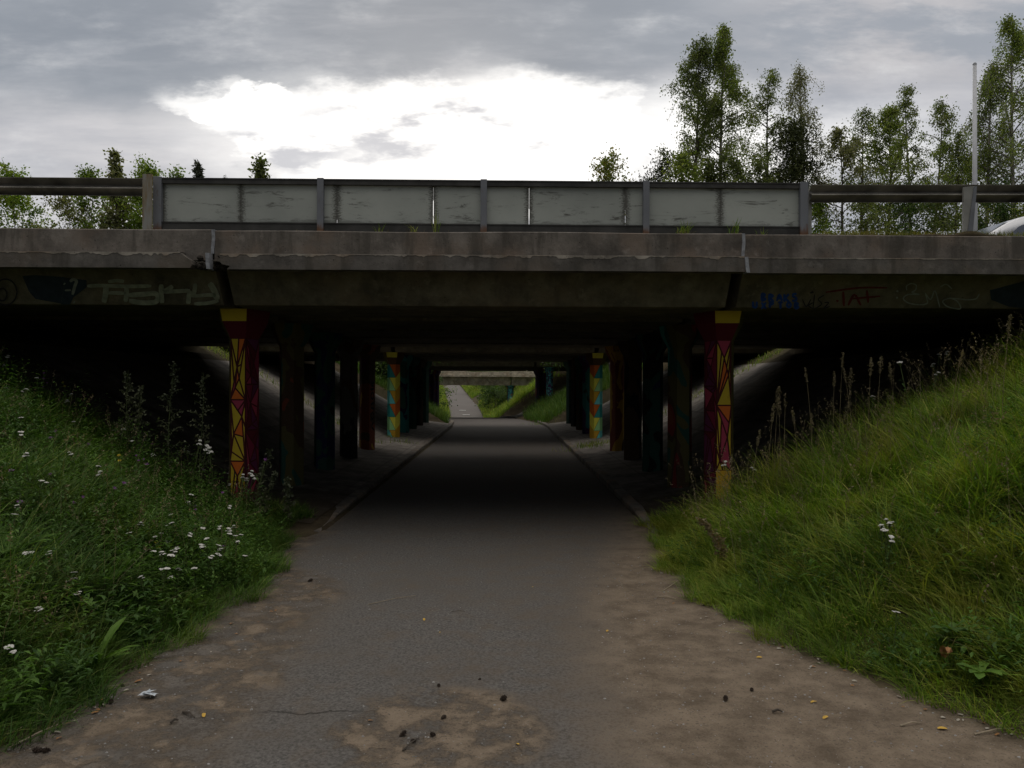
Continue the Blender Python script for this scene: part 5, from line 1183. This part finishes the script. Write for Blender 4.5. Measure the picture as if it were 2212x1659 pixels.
def make_reed(h, seed, lab, fat=1.0):
    rg = np.random.default_rng(seed); root = empty('tall_grass', (0, 0, 0), lab, 'tall grass', 'tall seeding grasses on the right bank')
    T = np.linspace(0, 1, 7); ln = rg.uniform(-.12, .12); st_ = np.stack([ln * h * T ** 2, 0 * T, T * h], 1); paths = [(st_, .0028 * (1 - .6 * T))]
    LP = []; m = int(150 * fat); w = rg.uniform(0, 1, m); L0 = .17 * (.6 + .4 * fat)
    rad = .022 * fat * np.sin(np.pi * np.clip(w * .9 + .08, 0, 1)); a = rg.random(m) * 6.283
    z = h - L0 + w * L0; LP = np.stack([np.interp(z / h, T, st_[:, 0]) + rad * np.cos(a) * rg.random(m), rad * np.sin(a) * rg.random(m), z], 1)
    V, Q_ = tubes_np(paths, 4); mesh_np('stem', V, Q_, M['straw'], root, local=True)
    V, Q_ = leaf_quads(LP, .017, rg, 3.0, -.8); mesh_np('seed_head', V, Q_, M['seed'], root, local=True)
    P = np.zeros((5, 3)); V, Q_ = blade_mesh(P, rg.uniform(.5, .75, 5) * h, np.full(5, .008), rg.random(5) * 6.283, rg.uniform(.05, .3, 5), rg.uniform(.1, .5, 5), rg); mesh_np('leaf_blades', V, Q_, M['grass_r'], root, local=True)
    return root
RD = [(825, 205, 1.6, 'broadest plumed grass right of the right shard column'), (862, 262, 1.2, 'plumed grass just right of the broadest one'), (790, 300, 1.2, 'shorter plumed grass left of the broadest one'), (1040, 100, .5, 'thin nodding grass above the middle of the right bank'), (1150, 120, .6, 'slim grass spike left of the twin plumes'), (1225, 105, 1.5, 'wide plumed grass high on the right bank'), (1262, 100, .7, 'thin spike right of the wide high plume'),
      (1345, 45, 1.2, 'left one of the twin high plumes'), (1395, 35, 1.0, 'right one of the twin high plumes'), (1490, 75, .9, 'single plume right of the twin high plumes'), (1030, 355, 1.2, 'low pale plume in the middle of the right bank'), (960, 335, .6, 'small spike left of the low pale plume'), (880, 240, .5, 'thin spike behind the broadest plume'), (1185, 15, .6, 'highest thin spike against the soffit'), (700, 440, .8, 'lowest drooping spike beside the right column'), (2085, -190, .9, 'tall pale grass at the right edge reaching up to the beam'), (1790, 0, .6, 'thin spike at the top of the right bank')]
for i, (x, y, fat, lab) in enumerate(RD):
    p = at(*q5(x, y), 7.6 if x < 1500 else 6.2); zb = g1(p.x, p.y); h = p.z - zb
    if h < .3: continue
    o = make_reed(h, 300 + i, lab, fat); o.location = (p.x, p.y, zb)
def rosette(loc, n, L, W, m, nm, lab, seed, up=.7):
    rg = np.random.default_rng(seed); root = empty(nm, loc, lab, 'plant'); T = np.array([0, .2, .45, .7, .9, 1.0]); Wp = np.array([.25, .55, .95, 1.0, .6, .08])
    for i in range(n):
        az = 6.283 * i / n + rg.normal(0, .25); l = L * rg.uniform(.6, 1.1); u = up * rg.uniform(.6, 1.3); b = MB(); h = np.array([math.cos(az), math.sin(az), 0]); s = np.array([-math.sin(az), math.cos(az), 0])
        C = [h * l * t * math.cos(u * (1 - .4 * t)) + np.array([0, 0, l * (t * math.sin(u) - .35 * t * t)]) for t in T]
        for k in range(5):
            w0, w1 = W * Wp[k] / 2 * (1 + .2 * math.sin(k * 2.3)), W * Wp[k + 1] / 2 * (1 + .2 * math.sin(k * 2.3 + 2.3)); dz = np.array([0, 0, .25])
            b.poly([C[k], C[k + 1], C[k + 1] + s * w1 + dz * w1, C[k] + s * w0 + dz * w0]); b.poly([C[k + 1], C[k], C[k] - s * w0 + dz * w0, C[k + 1] - s * w1 + dz * w1])
        b.build('leaf', M[m], root, local=True, smooth=True)
    return root
p = hit(205, 1450); rosette(tuple(p), 15, .33, .046, 'dock', 'broadleaf_weed', 'bright green weed with long lobed leaves at the left path edge', 5, .95)
p = hit(20, 1180, .15); rosette((p.x, p.y, p.z + .08), 9, .34, .07, 'dock', 'broadleaf_weed', 'bright broad-leaved weed at the far left of the left bank', 6, .9)
p = hit(2050, 1390, .1); rosette((p.x, p.y, p.z + .16), 8, .13, .05, 'weed', 'broadleaf_weed', 'broad-leaved weed low at the right in the long grass', 8, .5)
p = hit(2120, 1480, .1); rosette((p.x, p.y, p.z + .14), 9, .12, .045, 'dock', 'broadleaf_weed', 'lowest broad-leaved weed in the right corner of the grass', 9, .5)
p = hit(310, 1395); rosette((p.x, p.y, p.z + .04), 5, .09, .085, 'weed', 'coltsfoot', 'small round-leaved coltsfoot beside the bright green weed', 10, .4)

# ------------------------------------------------------------------ litter of the path
def cone(loc, s, lab):
    s *= .8; b = MB(); r_ = random.Random(int(loc[0] * 1000)); rot = Euler((r_.uniform(-.5, .5), r_.uniform(.9, 1.7), r_.random() * 6.28)).to_matrix()
    for k in range(34):
        t = k / 34; a = k * 2.4; rad = s * .5 * math.sin(math.pi * (.12 + .8 * t)) ; z = s * 1.3 * (t - .5); d = Vector((math.cos(a), math.sin(a), .5)); q = Vector((-math.sin(a), math.cos(a), 0)); c = Vector((0, 0, z)); e = s * .16
        P = [c, c + d * rad * .6 + q * e, c + d * rad, c + d * rad * .6 - q * e]; P2 = [x + Vector((0, 0, -s * .06)) for x in P]
        P = [rot @ x for x in P]; P2 = [rot @ x for x in P2]; b.poly(P); b.poly(P2[::-1])
        for i in range(4): b.poly([P[i], P2[i], P2[(i + 1) % 4], P[(i + 1) % 4]])
    o = b.build('pine_cone', M['cone'], local=True); o.location = (loc[0], loc[1], loc[2] + s * .32); tag(o, lab, 'pine cone', 'pine cones on the path'); return o
for (x, y, s, lab) in [(1087, 1519, .042, 'largest open pine cone on the soil patch in the middle'), (1567, 1518, .036, 'black pine cone alone on the right soil strip'), (870, 1592, .036, 'pine cone at the lower left of the soil patch'), (893, 1606, .026, 'pine cone right of the lower left one on the soil patch'), (935, 1593, .03, 'pine cone low in the middle of the soil patch'), (958, 1556, .03, 'pine cone in the heart of the soil patch'), (948, 1488, .026, 'pine cone at the top edge of the soil patch'), (1036, 1473, .018, 'tiny pine cone above the soil patch'), (670, 1258, .04, 'pine cone on the asphalt near the left grass'), (82, 1632, .04, 'left one of two cones in the lower left corner'), (100, 1628, .034, 'right one of two cones in the lower left corner'), (1624, 1496, .028, 'brown pine cone above the black one on the right'), (240, 1521, .034, 'pine cone on the left soil strip near the grass'), (265, 1487, .024, 'pine cone below the bright green weed')]:
    p = hit(x, y)
    if p: cone((p.x, p.y, p.z + .004), s, lab)
def leaf(x, y, s, m, lab, seed):
    s *= .85; p = hit(x, y); r_ = random.Random(seed); b = MB(); n = 9; pts = []
    for i in range(n):
        a = 6.283 * i / n; k = s * (.75 + .35 * math.cos(a) ** 2 + r_.uniform(-.12, .12)); pts.append(Vector((k * math.cos(a), k * .72 * math.sin(a), s * .30 * math.sin(a) ** 2 * r_.uniform(.4, 1))))
    for i in range(n): b.poly([(0, 0, .003), pts[i], pts[(i + 1) % n]])
    o = b.build('fallen_leaf', M[m], local=True); o.location = (p.x, p.y, p.z + .010); o.rotation_euler = (r_.uniform(-.25, .25), r_.uniform(-.25, .25), r_.random() * 6.28)
    return tag(o, lab, 'leaf', 'fallen leaves on the path')
for i, (x, y, s, m, lab) in enumerate([(1118, 1614, .014, 'yellow_leaf', 'yellow leaf on the asphalt right of the soil patch'), (1783, 1556, .018, 'yellow_leaf', 'yellow leaf far out on the right soil strip'), (1757, 1523, .018, 'yellow_leaf', 'greenish yellow leaf above the yellow one at right'), (1312, 1366, .016, 'yellow_leaf', 'small yellow leaf at the left edge of the right soil strip'), (440, 1551, .02, 'yellow_leaf', 'yellow leaf on the left soil strip'), (916, 1343, .018, 'yellow_leaf', 'yellow leaf in the middle of the grey asphalt'), (950, 1370, .010, 'yellow_leaf', 'tiny yellow leaf below the middle one'), (2035, 1584, .026, 'yellow_leaf', 'ochre leaf by the right grass in the lower corner'), (1150, 1272, .012, 'yellow_leaf', 'tiny yellow leaf far up the right soil'),
        (298, 1478, .022, 'brown_leaf', 'tan leaf at the left grass edge'), (500, 1352, .018, 'brown_leaf', 'tan leaf at the left grass edge farther up'), (205, 1546, .02, 'brown_leaf', 'brown leaf among the stones at left'), (220, 1520, .02, 'brown_leaf', 'brown leaf beside the crumpled litter'), (2038, 1408, .0, 'brown_leaf', ''), (800, 1566, .014, 'brown_leaf', 'reddish leaf at the left rim of the soil patch'), (1640, 1425, .018, 'yellow_leaf', 'yellow leaf at the right grass edge'), (1860, 1445, .02, 'brown_leaf', 'brown leaf half under the right grass')]):
    if s: leaf(x, y, s, m, lab, i)
for i in range(46):                          # pale scraps along the foot of the right bank
    t = rnd.random(); x = 1420 + (2190 - 1420) * t ** 1.1; y = np.interp(x, [1390, 1450, 1600, 1850, 2212], [1190, 1260, 1370, 1475, 1600]) + rnd.gauss(8, 14)
    o = leaf(x, min(1650, y), rnd.uniform(.008, .017), rnd.choice(['pale_leaf', 'pale_leaf', 'brown_leaf']), 'bleached scrap of leaf along the foot of the right bank', 500 + i); o['group'] = 'leaf scraps along the right bank'
for i in range(26):
    x = rnd.uniform(60, 620); y = np.interp(x, [0, 130, 300, 560, 620], [1645, 1565, 1450, 1345, 1275]) + abs(rnd.gauss(10, 22))
    o = leaf(x, min(1652, y), rnd.uniform(.008, .016), rnd.choice(['pale_leaf', 'brown_leaf', 'pale_leaf']), 'bleached scrap of leaf along the foot of the left bank', 600 + i); o['group'] = 'leaf scraps along the left bank'
def twig(x0, y0, x1, y1, r, m, lab, lift=.006):
    a, c = hit(x0, y0), hit(x1, y1); mid = (a + c) / 2 + Vector((0, 0, .01)); mid.x += (c - a).length * .04
    b = MB(); o0 = a.copy(); b.tube([Vector((0, 0, r)), mid - o0 + Vector((0, 0, r)), c - o0 + Vector((0, 0, r))], [r, r * .9, r * .6], 5)
    o = b.build('twig', M[m], local=True); o.location = a + Vector((0, 0, lift)); tag(o, lab, 'twig', 'twigs on the path')
for t in [(20, 1622, 130, 1572, .004, 'twig', 'long pale straw crossing the lower left corner'), (15, 1597, 85, 1567, .0035, 'twig', 'shorter pale straw in the lower left corner'), (795, 1310, 898, 1290, .0025, 'twig', 'thin pale straw lying across the asphalt'), (870, 1632, 905, 1600, .004, 'dark_twig', 'dark forked twig on the soil patch'), (395, 1548, 420, 1558, .006, 'dark_twig', 'dark bark sliver on the left soil strip'), (368, 1570, 385, 1566, .006, 'dark_twig', 'dark bark sliver left of the other one'), (1668, 1546, 1690, 1544, .006, 'dark_twig', 'dark twig below the black cone'), (1420, 1292, 1460, 1298, .004, 'twig', 'pale twig at the foot of the right bank'), (1430, 1282, 1465, 1258, .003, 'twig', 'thin straw bent out of the right bank'), (1945, 1575, 1990, 1568, .004, 'twig', 'grey twig at the right grass edge'), (975, 1325, 1005, 1325, .002, 'dark_twig', 'hair-thin dark twig on the asphalt'), (2105, 1595, 2190, 1578, .004, 'twig', 'pale twig in the lower right corner')]:
    twig(*t)
# crumpled litter, dry curled leaf, dry dock spike
p = hit(318, 1512); b = MB()
for k in range(5): b.poly([(rnd.uniform(-.05, .05), rnd.uniform(-.04, .04), rnd.uniform(0, .035)) for _ in range(4)])
o = b.build('litter', M['litter'], local=True); o.location = p + Vector((0, 0, .01)); tag(o, 'crumpled piece of pale blue plastic litter at the left grass edge', 'litter')
p = hit(2042, 1430, .16); b = MB(); T = [i / 10 for i in range(11)]
rr = [[((.045 + .012 * math.sin(7 * t + j)) * math.cos(2.9 * t - .3), .030 * math.sin(math.pi * (.12 + .8 * t)) * (j - 2) / 2, (.042 + .01 * math.cos(5 * t + 2 * j)) * math.sin(2.9 * t - .3)) for j in range(5)] for t in T]
for i in range(10):
    for j in range(4): b.poly([rr[i][j], rr[i][j + 1], rr[i + 1][j + 1], rr[i + 1][j]])
o = b.build('dry_leaf', M['brown_leaf'], local=True); o.location = p + Vector((0, 0, .18)); o.rotation_euler = (.3, .2, 1.2); tag(o, 'large curled dry brown leaf caught in the right-hand grass', 'leaf')
a, c = hit(1560, 1215, .05), None; P0 = hit(1545, 1205, .12)
o = make_mugwort(.42, 88, -.5, 'seed', 'dry_dock', 'rust-brown dry dock spike leaning out of the right bank', 'plant'); o.location = hit(1565, 1220, 0.05); o.children[1].data.materials[0] = M['brown_leaf']
# loose gravel on the soil and stones on the left slope beyond the underpass
def pebbles(name, pts, sizes, m, label, cat):
    b = MB()
    for (x, y, z), s in zip(pts, sizes):
        k = [rnd.uniform(.6, 1.25) for _ in range(6)]; r0 = rnd.random() * 6
        b.rings([[(x + s * q * k[j] * math.cos(r0 + j * 1.0472), y + s * q * k[j] * .8 * math.sin(r0 + j * 1.0472), z + s * h_) for j in range(6)] for q, h_ in ((.8, -.3), (1, .12), (.55, .5))])
    o = b.build(name, M[m]); tag(o, label, cat, kind='stuff')
pts, sz = [], []
while len(pts) < 2600:
    Y = rnd.uniform(3.0, 7.2); X = rnd.uniform(-2.6, 3.0); d = X - float(c_(Y))
    if (X < -.95 and d > -float(eL_(Y)) - .15) or (X > .85 and d < float(eR_(Y)) + .1) or ((X / .42) ** 2 + ((Y - 3.55) / .5) ** 2 < 1) or rnd.random() < .06:
        pts.append((X, Y, .004)); sz.append(.0022 + .006 * rnd.random() ** 4)
pebbles('gravel', pts, sz, 'stone', 'loose grit and small gravel strewn over the soil strips of the path', 'gravel')
pts, sz = [], []
for i in range(130):
    Y = rnd.uniform(33, 46); a = 2.0 + abs(rnd.gauss(0, .9)); X = float(c_(Y)) - a; pts.append((X, Y, g1(X, Y))); sz.append(rnd.uniform(.05, .22))
pebbles('rubble', pts, sz, 'stone', 'grey stone rubble on the left slope beyond the underpass', 'rubble')
# white bars painted across the far path
for (x, y, w) in ((999, 886.7, 14), (1007, 896.3, 15)):
    Y = [Yv for Yv in np.arange(80, 130, .1) if EYE.z + ray(x, y).z * Yv <= float(zp_(Yv)) + .01]
    Yv = Y[0] if Y else 92; X = EYE.x + ray(x, y).x * Yv; hw = w * Yv / F / 2
    b = MB(); b.box(X - hw, X + hw, Yv - .35, Yv + .35, zp_(Yv) + .0, zp_(Yv) + .03); tag(b.build('road_marking', M['white_paint']), kind='structure')
